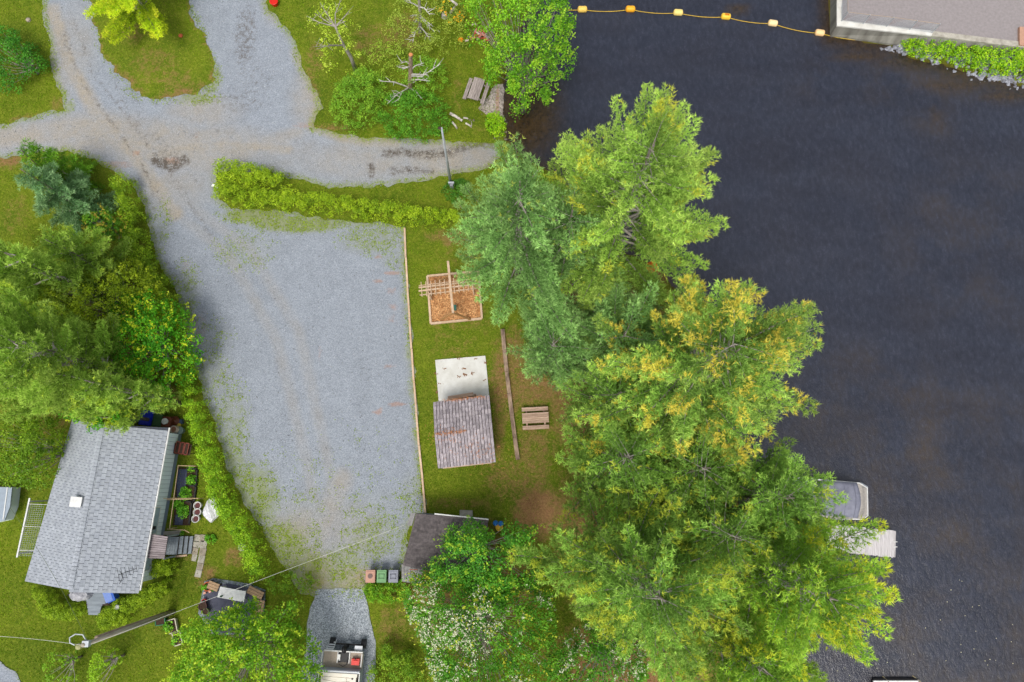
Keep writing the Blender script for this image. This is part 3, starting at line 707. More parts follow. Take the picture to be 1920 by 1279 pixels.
# ridge caps
cap = MB(); 
RL = (RS-RN).length; rdir = (RS-RN).normalized(); rx = Vector((rdir.y, -rdir.x, 0))*-1
cap.add([(-.17,-.02,-.07),(0,-.02,-.01),(.17,-.02,-.07),(-.17,.17,-.058),(0,.17,.01),(.17,.17,-.058),(-.17,.17,-.09),(0,.17,-.03),(.17,.17,-.09)],[(0,1,4,3),(1,2,5,4),(3,4,7,6),(4,5,8,7)])
cme = cap.mesh('ridge_cap'); cme.materials.append(SHINGC)
nc = int(RL/.22); az = math.atan2(rdir.y, rdir.x)-math.pi/2
for k in range(nc):
    c = RN.lerp(RS, (k+.02)/nc)+Vector((0,0,.085))
    link('ridge_cap', cme, None, roof, Matrix.Translation(c-house.location) @ Matrix.Rotation(az+RD.uniform(-.02,.02), 4, 'Z'))
# fascia, gutter
MB().tube([NE_+e2n*.06+Vector((0,0,.0)), SE_+e2n*.06], .055, 6).build('gutter', WHITE, house)
gb = MB()
for k in range(15): 
    p = NE_.lerp(SE_, (k+.5)/15); gb.box(p+Vector((0,0,.03))-e2n*.02, (.16,.03,.03), rz=math.atan2(e2n.y, e2n.x))
gb.build('gutter_bracket', WHITE, house)
# vent box on the ridge side, antenna
v0 = P(146,941,3.95); vb = MB().box((v0.x, v0.y, 3.98), (.62,.55,.30), rz=az); vb.box((v0.x, v0.y, 4.15), (.72,.62,.05), rz=az)
vb.build('roof_vent', WHITE, house)
an = MB(); a0 = P(230,1083,3.4); a1 = P(226,1072,4.6); an.tube([a0, a1], .022, 5)
b0, b1 = P(222,1078,4.5), P(256,1066,4.5); an.tube([b0, b1], .018, 5)
for k in range(6):
    p = b0.lerp(b1, k/5); q = Vector((-(b1-b0).y, (b1-b0).x, 0)).normalized()*(.42-.05*k); an.tube([p-q, p+q], .012, 4)
an.tube([a0, P(222,1098,3.1), P(219,1107,2.7)], .014, 4)
an.build('television_aerial', BLACK, house)
# walls
ins = .36
def inw(a, b, c_, d_): return a
wn, we = NE_-e2n.xy.to_3d().normalized()*ins, SE_-e2n.xy.to_3d().normalized()*ins
wn = wn+e1*.3; we = we-e1*.35; ww_n = NW_.lerp(NE_, .1)+e1*.3; ww_s = SW_.lerp(SE_, .1)-e1*.35
for p in (wn, we, ww_n, ww_s): p.z = 0
MB().prism([wn, we, ww_s, ww_n], -.1, EV-.05).build('wall', SIDED, house)
gm = MB()                                                   # gable walls under the roof
for A_, B_, C_ in ((ww_n, wn, RN+e1*.3), (ww_s, we, RS-e1*.35)):
    gm.add([(A_.x, A_.y, EV-.06), (B_.x, B_.y, EV-.06), (C_.x, C_.y, RG-.25)], [(0,1,2)])
gm.build('gable', SIDED, house)
wd = (we-wn); Lw = wd.length; wdn = wd.normalized(); wo = Vector((-wdn.y, wdn.x, 0))
if wo.x < 0: wo = -wo
aw = math.atan2(wdn.y, wdn.x)
wme = MB().box((0,0,0), (.262,.03,2.1)).mesh('siding_board'); wme.materials.append(SIDING)
nb = int(Lw/.28)
for k in range(nb):
    c = wn+wdn*((k+.5)*Lw/nb)+wo*.02+Vector((0,0,1.58))
    link('siding_board', wme, None, house, Matrix.Translation(c-house.location) @ Matrix.Rotation(aw, 4, 'Z'))
for s0, s1 in ((4.9, 6.6), (7.0, 8.9)):
    c = wn+wdn*((s0+s1)/2)+wo*.05; c.z = 1.7; W = s1-s0; f = MB()
    for sx in (-1, 1): f.box(c+wdn*sx*W/2, (.06,.05,1.0), rz=aw)
    for sz in (-.47, .47): f.box(c+Vector((0,0,sz)), (W,.05,.06), rz=aw)
    fo = f.build('window', WHITE, house); MB().box(c-wo*.01, (W-.07,.03,.88), rz=aw).build('pane', M('curtained_glass', S(190,206,220,.75), S(170,188,206,.75), 2, 0, .2, bump=0), fo)
lc = P(287,990,1.9); MB().box(lc, (.14,.2,.45), rz=aw+math.pi/2).build('wall_lamp', BLACK, house)

# trellis shelf on the west side
tw = thing('wire_trellis', 'white beam and wire grid standing out from the west eave', 'trellis', P(55,990,0))
ta, tb_ = P(56,934,2.4), P(32,1045,2.4); MB().beam(ta, tb_, .09, .08).build('beam', WHITE, tw)
dirw = (NW_-SW_).normalized(); 
for f in (.1, .48, .88):
    p = ta.lerp(tb_, f); q = p+Vector((1.25,-.05,-.02)); MB().tube([p, q], .018, 5).build('arm', WHITE, tw)
wr = MB()
for k in range(1, 8): 
    o_ = Vector((k*.145, -.01*k, 0)); wr.tube([ta.lerp(tb_, .1)+o_, ta.lerp(tb_, .98)+o_], .008, 3)
for k in range(26):
    p = ta.lerp(tb_, .1+.86*k/25); wr.tube([p, p+Vector((1.05,-.05,0))], .006, 3)
wr.build('wire_grid', METAL, tw, kind='stuff')
for f in (.06, .94):
    p = ta.lerp(tb_, f); MB().beam((p.x, p.y, 0), (p.x, p.y, 2.35), .09, .09).build('post', WHITE, tw)

# porch roof, landing, steps
pr = thing('porch', 'small ribbed porch roof over grey landing and steps on the house side', 'porch', P(300,1025,0))
pz = 2.45; q = [P(281,1001,pz), P(314.5,1006,pz-.15), P(308,1048,pz-.15), P(274.5,1047,pz)]
MB().slab([p-Vector((0,0,.05)) for p in q], .05).build('roof_base', DARKW, pr)
RIB = M('brown_grey_ribbed_sheet', S(176,164,166,.7), S(132,120,122,.7), 4, .14, .6, grain=(.3,3,1))
for k in range(11):
    a, b = q[0].lerp(q[3], (k+.08)/11), q[1].lerp(q[2], (k+.08)/11); a2, b2 = q[0].lerp(q[3], (k+.92)/11), q[1].lerp(q[2], (k+.92)/11)
    MB().slab([a, b, b2, a2], .04+.03*(k % 2)).build('roof_rib', RIB, pr)
LZ = .75
l = [P(309,1007,LZ), P(335,1007,LZ), P(331,1040,LZ), P(303,1040,LZ)]
for k in range(6):
    a, b = l[0].lerp(l[1], (k+.03)/6), l[0].lerp(l[1], (k+.97)/6); c, d = l[3].lerp(l[2], (k+.97)/6), l[3].lerp(l[2], (k+.03)/6)
    MB().slab([a, b, c, d], .05).build('landing_board', DECKG, pr)
MB().prism([(p.x, p.y) for p in l], -.05, LZ-.055).build('landing_base', DARKW, pr)
for k in range(3):
    z = LZ-.19*(k+1)+.02; x0 = 335.5+9*k; a, b, c, d = P(x0,1006,z), P(x0+8.6,1005.5,z), P(x0+4.8,1038.5,z), P(x0-4,1039,z)
    MB().slab([a, b, c, d], .05).build('step', DECKG, pr)
    MB().slab([p-Vector((0,0,.055)) for p in (a, b, c, d)], z-.03).build('riser', DARKW, pr)
for p in (q[1], q[2]): MB().beam((p.x-.08, p.y, LZ), (p.x-.08, p.y, pz-.25), .09, .09).build('post', DECKG, pr)
MB().beam(G(322,1044,.1), G(352,1041,.1), .12, .08).build('side_board', WOODT, pr)
# entrance slab north of the porch
q = [G(296,997,.12), G(341,994,.12), G(343,1003,.12), G(300,1003,.12)]
tmesh(MB().slab(q, .12), 'concrete_slab', CONC2, 'narrow grey slab between the porch landing and the garden bed', 'slab')

# stepping slabs
ps = thing('stone_path', 'path of beige rectangular slabs leading south from the steps', 'path', G(376,1040))
for cx_, cy, w, h_ in ((370,1009,10,12),(380,1009,9,12),(369,1021,12,12),(382,1021,12,13),(366,1033,11,12),(380.5,1035,12,13),(365,1046,9,11),(378,1049,11.5,13),(375.5,1062,11,12),(372.5,1075,11,13)):
    k = 26.5; c = G(cx_, cy, .0); MB().box((c.x, c.y, .02), (w/k, h_/k, .08), rz=-.14+RD.uniform(-.03,.03)).build('slab', STONE if RD.random() < .7 else CONC2, ps)

# south deck
dk = thing('plank_deck', 'grey plank deck at the south gable of the house', 'deck', G(190,1128))
dz = .45; nL = 13
lx = [162,161,164,166,167,168,168,169,170,170,171,171,172]; rxx = [222,221,219,217,214,210,205,198,192,190,189,188,187]
for k in range(nL):
    y0 = 1102+k*4.1; a, b = P(lx[k]-6, y0-.6, dz), P(rxx[k], y0, dz)
    MB().beam(a, b, .135, .045).build('board', DECKG, dk)
fr = MB(); fr.box(P(190,1118,.22), (1.6,1.1,.42)); fr.build('frame', DARKW, dk)
# covered grill, blue box, lantern
g = P(145,1116,1.05); gm = MB()
tp = thing('covered_grill', 'barbecue under a crumpled silver-grey cover by the south deck', 'grill', (g.x, g.y, 0))
bmx = MB(); prof = [(.55,.02),(.62,.25),(.60,.7),(.5,.95),(.3,1.08),(.05,1.12)]
bmx.lathe((g.x, g.y, .05), prof, 18); bmx.v = [(g.x+(x-g.x)*1.15+math.sin(z*9+y*7)*.03, g.y+(y-g.y)*.72+math.sin(x*11+z*5)*.04, z+math.sin(x*9+y*13)*.02) for x, y, z in bmx.v]
bmx.build('cover', M('silver_tarp', S(196,196,200,.85), S(140,140,148,.8), 3, 0, .35, bump=1.0, bsc=6), tp)
MB().box((g.x-.72, g.y-.05, .4), (.3,.12,.5)).build('side_table', BLACK, tp)
yb = P(163,1107,.55); tmesh(MB().box(yb, (.35,.3,.2), rz=.4).box(yb+Vector((-.5,-.02,-.02)), (.7,.14,.06), rz=-.2), 'yellow_cushion', solid('pale_yellow', (238,214,120)), 'pale yellow cushion half under the south eave', 'cushion')
bc = P(208,1118,.9); bl_ = solid('blue_plastic', (52,104,205)); bl2 = solid('pale_blue_lid', (140,168,238))
bb = thing('blue_box', 'bright blue storage box with lid ajar at the corner of the south deck', 'box', (bc.x, bc.y, dz))
MB().box((bc.x, bc.y, .45+.28), (.5,.72,.56), rz=.45).build('body', bl_, bb); R_ = Matrix.Rotation(.45, 3, 'Z') @ Matrix.Rotation(.3, 3, 'Y')
MB().box((bc.x-.12, bc.y+.02, 1.06), (.42,.74,.05), R_).build('lid', bl2, bb)
lt = P(218,1139,1.35); ln = thing('garden_lantern', 'small pale lantern on a post in the clipped shrub', 'lantern', (lt.x, lt.y, 0))
MB().tube([(lt.x, lt.y, 0), (lt.x, lt.y, 1.2)], .03, 6).build('post', BLACK, ln)
MB().lathe((lt.x, lt.y, 1.15), [(.06,0),(.15,.05),(.17,.18),(.04,.28)], 8).build('lamp_head', WHITE, ln)

# ------------------------------------------------------------ things along the north wall of the house
px_, py_ = 273.5, 784
def tub(name, label, cat, cx, cy, w, d, h, rz, mat, lid=None, z0=0.0, taper=.85, soil=None):
    c = P(cx, cy, z0+h); t_ = thing(name, label, cat, (c.x, c.y, z0)); m = MB(); vs = []
    for z, k in ((z0, taper), (z0+h, 1.0)):
        for sx, sy in ((-1,-1),(1,-1),(1,1),(-1,1)):
            v = Matrix.Rotation(rz, 3, 'Z') @ Vector((sx*w/2*k, sy*d/2*k, 0)); vs.append((c.x+v.x, c.y+v.y, z))
    m.add(vs, [(0,3,2,1),(4,5,6,7),(0,1,5,4),(1,2,6,5),(2,3,7,6),(3,0,4,7)]); m.build('body', mat, t_)
    rim = MB()
    for sx, sy, ww, dd_ in ((0,-1,w+.04,.05),(0,1,w+.04,.05),(-1,0,.05,d+.04),(1,0,.05,d+.04)):
        v = Matrix.Rotation(rz, 3, 'Z') @ Vector((sx*w/2, sy*d/2, 0)); rim.box((c.x+v.x, c.y+v.y, z0+h+.015), (ww, dd_, .05), rz=rz)
    rim.build('rim', mat, t_)
    if lid: MB().box((c.x, c.y, z0+h+.02), (w*.9, d*.9, .04), rz=rz).build('lid', lid, t_)
    if soil: MB().box((c.x, c.y, z0+h+.004), (w*.88, d*.88, .03), rz=rz).build('soil', SOIL, t_)
    return t_
tub('storage_bin', 'large royal blue plastic bin against the north gable of the house', 'bin', 274.5,783, .82,1.0, .9, -.12, solid('royal_blue', (20,40,190), .9), solid('royal_blue_lid', (24,52,215), .9, .35))
tub('storage_box', 'dark green box with ribbed lid between the blue bin and the brown cabinet', 'box', 295,788, .6,.8, .8, -.12, solid('dark_green', (66,100,62)), solid('dark_green_lid', (76,112,70)))
tub('cabinet', 'brown square cabinet with a white pail on top', 'cabinet', 311,791, .68,.66, .75, -.1, solid('brown_wood', (120,66,48)), solid('brown_top', (134,74,54)))
c = P(309,790,1.0); tmesh(MB().lathe((c.x, c.y, .82), [(.17,0),(.21,.2),(.22,.21),(.02,.22)], 14), 'pail', WHITE, 'round white pail standing on the brown cabinet', 'pail', smooth=False)
c = P(324.5,805,.85); bt = thing('barrel', 'rain barrel with terracotta-coloured open top at the north-east house corner', 'barrel', (c.x, c.y, 0))
MB().lathe((c.x, c.y, 0), [(.24,0),(.28,.4),(.25,.82),(.25,.85),(.21,.85),(.2,.72)], 16).build('body', solid('cream_barrel', (226,206,190)), bt)
MB().lathe((c.x, c.y, .7), [(.2,0),(.19,.03)], 16).build('water', solid('barrel_water', (176,128,104)), bt)
c = P(336,807,.5); tmesh(MB().lathe((c.x, c.y, 0), [(.2,0),(.26,.3),(.27,.5),(.2,.52),(.03,.55)], 12), 'watering_can', solid('grey_green', (130,150,146)), 'grey-green watering can beside the rain barrel', 'watering can')
c = P(334,797,.4); tmesh(MB().lathe((c.x, c.y, 0), [(.11,0),(.15,.28),(.15,.3),(.02,.31)], 10), 'bucket', solid('mustard', (206,184,84)), 'small mustard-coloured bucket north of the watering can', 'bucket')
c = P(335,791,.3); tmesh(MB().box((c.x, c.y, .15), (.45,.3,.3), rz=.2), 'crate', solid('slate_blue', (76,92,120)), 'low slate-blue crate at the end of the row by the hedge', 'crate')
c = P(326,789,.4); tmesh(MB().lathe((c.x, c.y, 0), [(.1,0),(.3,.1),(.34,.3),(.05,.45)], 12), 'fire_pit_lid', solid('rust_brown', (110,62,36)), 'rusty brown dome beside the brown cabinet', 'dome')
c = P(248,786,.5); tmesh(MB().lathe((c.x, c.y, 0), [(.2,0),(.3,.2),(.33,.38),(.1,.5)], 9), 'plastic_bag', M('grey_bag', S(150,158,160), S(90,98,100), 4, 0, .5, bump=1.), 'grey plastic sack slumped beside the blue bin', 'sack')
def firewood(cx, cy, n, rad, label, cols, seed):
    r_ = random.Random(seed); c = G(cx, cy); t_ = thing('firewood_pile', label, 'firewood', c)
    for k in range(n):
        L = r_.uniform(.3, .45); a = r_.uniform(0, 3.14); d = Vector((math.cos(a), math.sin(a), r_.uniform(-.3,.3)))*L/2
        o = Vector((r_.gauss(0, rad), r_.gauss(0, rad*.7), .08+r_.random()*.25+.2*(1-min(1, k/n)))); m = MB(); m.tube([c+o-d, c+o+d], r_.uniform(.06,.09), 5); m.build('log', cols[r_.randrange(len(cols))], t_)
split = [solid('split_orange', (214,150,84)), solid('split_pale', (232,216,200)), solid('split_brown', (150,100,66)), solid('bark_grey', (140,130,124))]
firewood(276,760, 26, .28, 'heap of split orange and white firewood behind the blue bin', split, 3)
pinkw = [solid('split_pink', (226,150,130)), solid('split_pale', (232,216,200)), solid('bark_grey', (140,130,124)), solid('split_rust', (200,96,60))]
firewood(898,72, 34, .42, 'heap of pinkish split firewood under the big maple', pinkw, 4)
# brown flower boxes on a rack at the wall
BOXR = solid('red_brown_plastic', (140,72,58))
rack = thing('flower_box_rack', 'wooden rack standing against the east wall under three brown boxes', 'rack', P(341,842,0))
rc = P(341,842,.9)
for sx in (-.55, .5):
    for sy in (-.3, .3): MB().beam((rc.x+sx, rc.y+sy, 0), (rc.x+sx, rc.y+sy, .78), .05, .05).build('leg', DARKW, rack)
MB().box((rc.x-.02, rc.y, .8), (1.2,.7,.04), rz=-.12).build('shelf', DARKW, rack)
for k, (x_, y_, lb) in enumerate(((333,839,'brown flower box nearest the house wall, on the rack'),(341,840.5,'middle brown flower box of three on the rack'),(349.5,842,'brown flower box farthest from the house wall, on the rack'))):
    t_ = tub('flower_box', lb, 'planter', x_, y_, .25, .78, .16, -.13, BOXR, None, .83, .85, True); t_['group'] = 'brown flower boxes on the rack'

# garden bed with pole frame, buckets and the white bag
gd = thing('garden_bed', 'black edged vegetable bed beside the house with dark ground cloth', 'garden bed', G(350,925))
BB = [(333,876),(373,879),(371,915),(362,962),(357,985),(325,985),(329,930)]
MB().prism([(p.x, p.y) for p in [G(a, b) for a, b in BB]], -.03, .06).build('soil', SOIL, gd)
MB().prism([(p.x, p.y) for p in [G(a, b) for a, b in [(336,880),(352,880),(349,915),(348,932),(333,932),(332,905)]]], .06, .075).build('ground_cloth', solid('blue_black_cloth', (72,80,104)), gd)
MB().prism([(p.x, p.y) for p in [G(a, b) for a, b in [(330,965),(345,965),(343,984),(328,984)]]], .06, .075).build('ground_cloth', solid('blue_black_cloth', (72,80,104)), gd)
for a, b in (((372,878),(369,917)),((369,917),(366,940)),((353,878),(373,880)),((356,910),(370,912)),((362,940),(357,982)),((352,940),(364,942))):
    MB().beam(G(*a, .14), G(*b, .14), .09, .18).build('edging', BLACK, gd)
frm = thing('pole_frame', 'frame of thin pale poles round the vegetable bed', 'frame', G(328,925))
POLE = solid('bamboo', (206,180,140))
for a, b, z in (((334,873),(366,874),1.0),((334,874),(327,925),1.0),((327,925),(318,991),1.0),((306,934.5),(372,934.5),1.05),((312,937),(360,935.5),1.1),((313,992),(346,994),.6),((346,994),(355,999),.6)):
    MB().tube([P(*a, z), P(*b, z)], .028, 5).build('rail', POLE, frm)
for a in ((334,873),(366,874),(318,991),(370,935)):
    p = P(*a, 1.0); MB().tube([(p.x, p.y, 0), p], .03, 5).build('post', POLE, frm)
for k, (x_, y_, lb) in enumerate(((369.5,948,'white bucket of dark red soil, northernmost of the three by the big bag'),(369,960.5,'middle white bucket of the three by the big bag'),(366,973,'white bucket of the three nearest the stepping slabs'))):
    c = P(x_, y_, .42); t_ = thing('bucket', lb, 'bucket', (c.x, c.y, 0), 'white buckets in a row beside the vegetable bed')
    MB().lathe((c.x, c.y, 0), [(.19,0),(.25,.38),(.26,.42),(.225,.42),(.21,.3)], 16).build('body', WHITE, t_)
    MB().lathe((c.x, c.y, .28), [(.205,0),(.19,.04)], 12).build('soil', solid('dark_red_soil', (96,44,44)), t_)
c = P(395,955,.3); bg_ = MB(); n_ = 22
prof = [(1.0,.0),(1.06,.12),(.95,.3),(.6,.42),(.25,.45),(.02,.42)]
bg_.lathe((c.x, c.y, 0), [(r*.66, z) for r, z in prof], n_)
bg_.v = [(c.x+(x-c.x)*(.78+.10*math.sin(y*5)), c.y+(y-c.y)*1.2*(1+.08*math.sin(x*7)), z*(1+.25*math.sin(x*8+y*5))) for x, y, z in bg_.v]
tmesh(bg_, 'bulk_bag', M('white_woven_bag', S(244,244,246,.85), S(206,206,212,.85), 3.5, 0, .7, bump=1., bsc=5), 'large crumpled white woven bag lying on the grass by the hedge', 'bag')

# ------------------------------------------------------------ patio and its things
pat = [G(a, b) for a, b in [(384,1090),(400,1084),(440,1090),(470,1095),(498,1106),(496,1150),(470,1190),(400,1190),(372,1150)]]
o = MB().prism([(p.x, p.y) for p in pat], -.05, .05).build('patio_edge_gravel', gravel_mat('blue_gravel', S(84,94,104), S(190,200,208), S(150,150,150), 11.), None); o['kind'] = 'structure'
pat = [G(a, b) for a, b in [(386,1098),(430,1094),(497,1108),(492,1150),(470,1186),(400,1186),(380,1146)]]
o = MB().prism([(p.x, p.y) for p in pat], 0, .062).build('patio', M('dark_slate_paving', S(104,106,124,.62), S(84,86,104,.62), 3, 0, .8, bump=.6, bsc=14), None); o['kind'] = 'structure'
tb = thing('patio_table', 'white rectangular garden table on the slate patio', 'table', P(435,1115,.0))
q = [P(413,1100,.75), P(461,1109,.75), P(457,1129,.75), P(407,1120,.75)]
MB().slab(q, .05).build('tabletop', WHITE, tb)
for p in q:
    c = p.lerp((q[0]+q[2])/2, .14); MB().beam((c.x, c.y, .05), (c.x, c.y, .7), .07, .07).build('leg', WHITE, tb)
c = P(415,1118,.85); tmesh(MB().lathe((c.x, c.y, .755), [(.06,0),(.075,.15),(.03,.24),(.03,.28)], 8), 'bottle', solid('bottle_green', (70,110,80)), 'small green bottle standing on the white patio table', 'bottle')
def chairw(cx, cy, rz, w, label, grp='wooden chairs round the patio'):
    c = G(cx, cy); c.z = .06; t_ = thing('bench', label, 'bench', c, grp)
    R = Matrix.Rotation(rz, 3, 'Z')
    for k in range(3): m = MB(); m.box(c+R@Vector((0, -.17+.17*k, .44)), (w, .15, .035), rz=rz); m.build('slat', M('teak', S(204,172,136), S(166,134,104), 5, .1, .8, grain=(1,3,1)), t_)
    for sx in (-1, 1):
        for sy in (-1, 1): MB().box(c+R@Vector((sx*(w/2-.06), sy*.2, .21)), (.06,.06,.42), rz=rz).build('leg', DARKW, t_)
chairw(406,1097,-.35, .75, 'short wooden bench north-west of the patio table')
chairw(484,1109,-.42, 1.1, 'wooden bench along the north-east corner of the patio')
chairw(492,1138,1.45, 1.0, 'wooden bench along the east edge of the patio')
def pot(cx, cy, r, h, mat, label, z0=.06, soil=SOIL, name='flower_pot'):
    c = P(cx, cy, z0+h); t_ = thing(name, label, 'pot', (c.x, c.y, z0))
    MB().lathe((c.x, c.y, z0), [(r*.7,0),(r*.95,h*.8),(r*1.05,h*.82),(r*1.05,h),(r*.86,h),(r*.84,h*.85)], 18).build('body', mat, t_)
    MB().lathe((c.x, c.y, z0+h*.84), [(r*.86,0),(r*.8,.02)], 14).build('soil', soil, t_)
    return t_
pot(388.5,1100,.29,.4, TERRA, 'large round terracotta pot at the north-west corner of the patio')
pot(379.5,1137,.27,.4, solid('maroon', (70,34,34)), 'dark maroon pot at the west edge of the patio')
pot(382,1127,.13,.25, RED, 'small red pot above the maroon one on the patio edge')
pot(385,1147,.2,.4, solid('olive', (110,120,70)), 'olive pot under the maple tips at the west patio edge')
for x_, y_, lb in ((386,1111,'small pink brick standing beside the terracotta pot, left one'),(396,1108.5,'small pink brick standing beside the terracotta pot, right one')):
    c = G(x_, y_); tmesh(MB().box((c.x, c.y, .14), (.16,.13,.16), rz=.4), 'brick', solid('pink_brick', (236,176,150)), lb, 'brick')

# planters in the lawn
tub('planter', 'square green planter under the overhead wire', 'planter', 300.5,1164.5, .62,.5, .35, .12, solid('bottle_green_plastic', (30,120,84)), None, 0, .85, True)
CREAM = solid('cream_plastic', (226,218,196))
t_ = tub('planter', 'cream rectangular trough, the northern one of the pair', 'planter', 323,1174, .52,.84, .35, .3, CREAM, None, 0, .85, True); t_['group'] = 'cream troughs on the lawn'
t_ = tub('planter', 'cream rectangular trough, the southern one of the pair', 'planter', 332.5,1197, .52,.84, .35, .3, CREAM, None, 0, .85, True); t_['group'] = 'cream troughs on the lawn'
c = G(454,1026,.03); tmesh(MB().lathe((c.x, c.y, -.02), [(.24,0),(.27,.05),(.25,.09),(.05,.1)], 14), 'well_cover', CONC2, 'round pale concrete cover in the grass beside the long hedge', 'cover')

# ------------------------------------------------------------ poles and wires
def pole(name, label, b, tpx, h, r0, r1, mat):
    B_ = P(*b, 0); T_ = P(*tpx, h); t_ = thing(name, label, 'utility pole', B_)
    MB().tube([B_-Vector((0,0,.1)), B_.lerp(T_, .5), T_], [r0, (r0+r1)/2, r1], 10).build('shaft', mat, t_, True); return t_, T_
PW = M('pole_wood', S(202,194,176), S(158,148,130), 4, 0, .9, grain=(1,1,.2))
up, T1 = pole('utility_pole', 'tall weathered wooden utility pole with curved lamp arm on the lower left lawn', (325,1148), (155,1210), 9.7, .17, .11, PW)
arm = [T1+Vector(v) for v in ((0,0,-.3),(-.1,.35,-.05),(-.45,.5,.05),(-.7,.3,.1),(-.62,.0,.0))]
arc = [T1.lerp(T1, 0)]
MB().tube([T1+Vector((.05,.12,-.25)), T1+Vector((-.12,.5,-.1)), T1+Vector((-.45,.55,0)), T1+Vector((-.72,.38,.02)), T1+Vector((-.68,.12,.0)), T1+Vector((-.45,.0,-.05))], .035, 6).build('lamp_arm', METAL, up)
MB().lathe(T1+Vector((-.3,-.1,-.3)), [(.1,0),(.16,.06),(.15,.2),(.05,.28)], 10).build('lamp_head', M('lamp_glass', S(190,190,140), S(170,170,120), 3, 0, .3), up)
MB().box(T1+Vector((.1,.05,-.15)), (.35,.3,.25)).build('insulator_bracket', METAL, up)
sp_, _ = pole('stub_pole', 'shorter rough brace pole leaning beside the utility pole', (318,1148), (181,1196), 8.2, .15, .12, M('old_pole_wood', S(190,170,150), S(142,122,106), 4, 0, .95, grain=(1,1,.2)))
up2, T2 = pole('utility_pole', 'slim grey pole beside the gravel boat ramp with a small box at its foot', (846,350), (828,240), 8.8, .11, .06, METAL)
p = P(846,343,1.3); MB().box(p, (.42,.12,.2)).build('cross_arm', METAL, up2); MB().box(p+Vector((.02,-.15,-.25)), (.24,.2,.6)).build('meter_box', solid('meter_grey', (150,152,158)), up2)
MB().lathe(T2-Vector((.12,0,.1)), [(.09,0),(.12,.08),(.03,.14)], 8).build('lamp_head', DARKW, up2)
WIRE = solid('pale_wire', (236,236,226), .9)
def wire(a, b, sag, label, r=.008, n=14, mat=WIRE):
    a, b = Vector(a), Vector(b); pts = [a.lerp(b, k/n)-Vector((0,0,4*sag*(k/n)*(1-k/n))) for k in range(n+1)]
    m = MB().tube(pts, r, 4); tmesh(m, 'overhead_wire', mat, label, 'wire')
wire(T1+Vector((0,-.12,-.1)), P(757,985,3.1), .05, 'long service wire running from the utility pole over the lot to the shed roof')
wire(T1, P(-60,1190,9.5), .3, 'overhead wire leaving the left edge of the picture from the pole top')
wire(T1+Vector((.1,.1,-.3)), P(19,952,4.6), .3, 'thin dark green wire from the pole top across the house corner', .010, 14, solid('dull_wire', (128,140,104)))

# ------------------------------------------------------------ building at the left edge, shed by the lot
o = thing('trailer', 'pale blue-grey metal roofed trailer cut off by the left edge', 'trailer', P(-10,945,0))
q = [P(-60,912,1.3), P(23,914,1.3), P(19,950,1.3), P(9,976,1.3), P(-60,990,1.3)]
MB().prism([(p.x, p.y) for p in q], 1.22, 1.32).build('roof', solid('trailer_roof', (176,190,204), .66), o)
MB().prism([(p.x-.35*(1 if p.x > -60 else 0), p.y) for p in q], 0, 1.21).build('wall', SIDING, o)
MB().beam(P(14,914,1.34), P(6,974,1.34), .06, .04).build('seam', WHITE, o)

sh_ = thing('shed', 'low shed with a dark shingled lean-to roof half under the trees', 'shed', P(830,1020,0))
DS = M('dark_shingle', S(122,114,114,.62), S(90,84,86,.62), 6, .22, .9, bsc=40); LS = M('light_shingle', S(172,170,168,.66), S(140,138,138,.66), 6, .16, .9, bsc=40)
sc = [P(778,962,2.9), P(914,973,2.9), P(905,1110,2.3), P(756,1056,2.3)]
sc = [P(780,963,2.9), P(916,974,2.9), P(900,1090,2.4), P(755,1060,2.4)]
rb = MB().slab([p-Vector((0,0,.03)) for p in sc], .14).build('roof', UNDER, sh_)
sm = MB(); R_ = 20; C_ = 14
for i in range(R_):
    for j in range(C_+1):
        o2 = (i % 2)*.5; u0 = max(0, j-o2)/C_; u1 = min(C_, j+1-o2)/C_
        if u1-u0 < .01: continue
        f = lambda u, v: (sc[0].lerp(sc[1], u)).lerp(sc[3].lerp(sc[2], u), v)
        v0, v1 = i/R_, (i+1)/R_; qq = [f(u0+.001, v0), f(u1-.001, v0), f(u1-.001, v1), f(u0+.001, v1)]
        sm.slab([p+Vector((0,0,.01+RD.random()*.008+(.015 if k > 1 else 0))) for k, p in enumerate(qq)], .015)
sm.build('shingles', DS, rb, kind='stuff')
# west end flap and pale lower strip
q = [P(770,962,2.75), P(779,962,2.85), P(772,986,2.7), P(763,985,2.55)]
MB().slab(q, .08).build('roof_flap', LS, sh_)
low = MB(); a = P(753,1058,2.2), P(797,1062,2.2), P(785,1096,1.9), P(753,1090,1.9)
for i in range(7):
    for j in range(7):
        f = lambda u, v: (a[0].lerp(a[1], u)).lerp(a[3].lerp(a[2], u), v)
        qq = [f(j/7+.004, i/7), f((j+1)/7-.004, i/7), f((j+1)/7-.004, (i+1)/7), f(j/7+.004, (i+1)/7)]
        low.slab([p+Vector((0,0,(.012 if k > 1 else 0)+RD.random()*.006)) for k, p in enumerate(qq)], .03)
low.build('lower_shingles', LS, sh_, kind='stuff')
MB().slab([p-Vector((0,0,.04)) for p in a], .1).build('lower_roof', UNDER, sh_)
w_ = [P(783,966,0), P(912,977,0), P(896,1086,0), P(760,1086,0)]
W4 = [Vector((p.x, p.y, 0)) for p in sc]; cc_ = sum(W4, Vector())/4; W4 = [p.lerp(cc_, .05) for p in W4]
MB().prism([(p.x, p.y) for p in W4], -.05, 2.2).build('wall', DECKG, sh_)
fa = P(815,963.5,2.95); fb = P(916,974,2.95); MB().beam(fa, fb, .07, .14).build('fascia', WHITE, sh_)
MB().beam(P(768,1068,2.35), P(783,1068,2.35), .05, .03).build('rust_strip', solid('rust', (170,96,70)), sh_)
q = [G(862,956), G(886,957), G(887,972), G(862,970)]
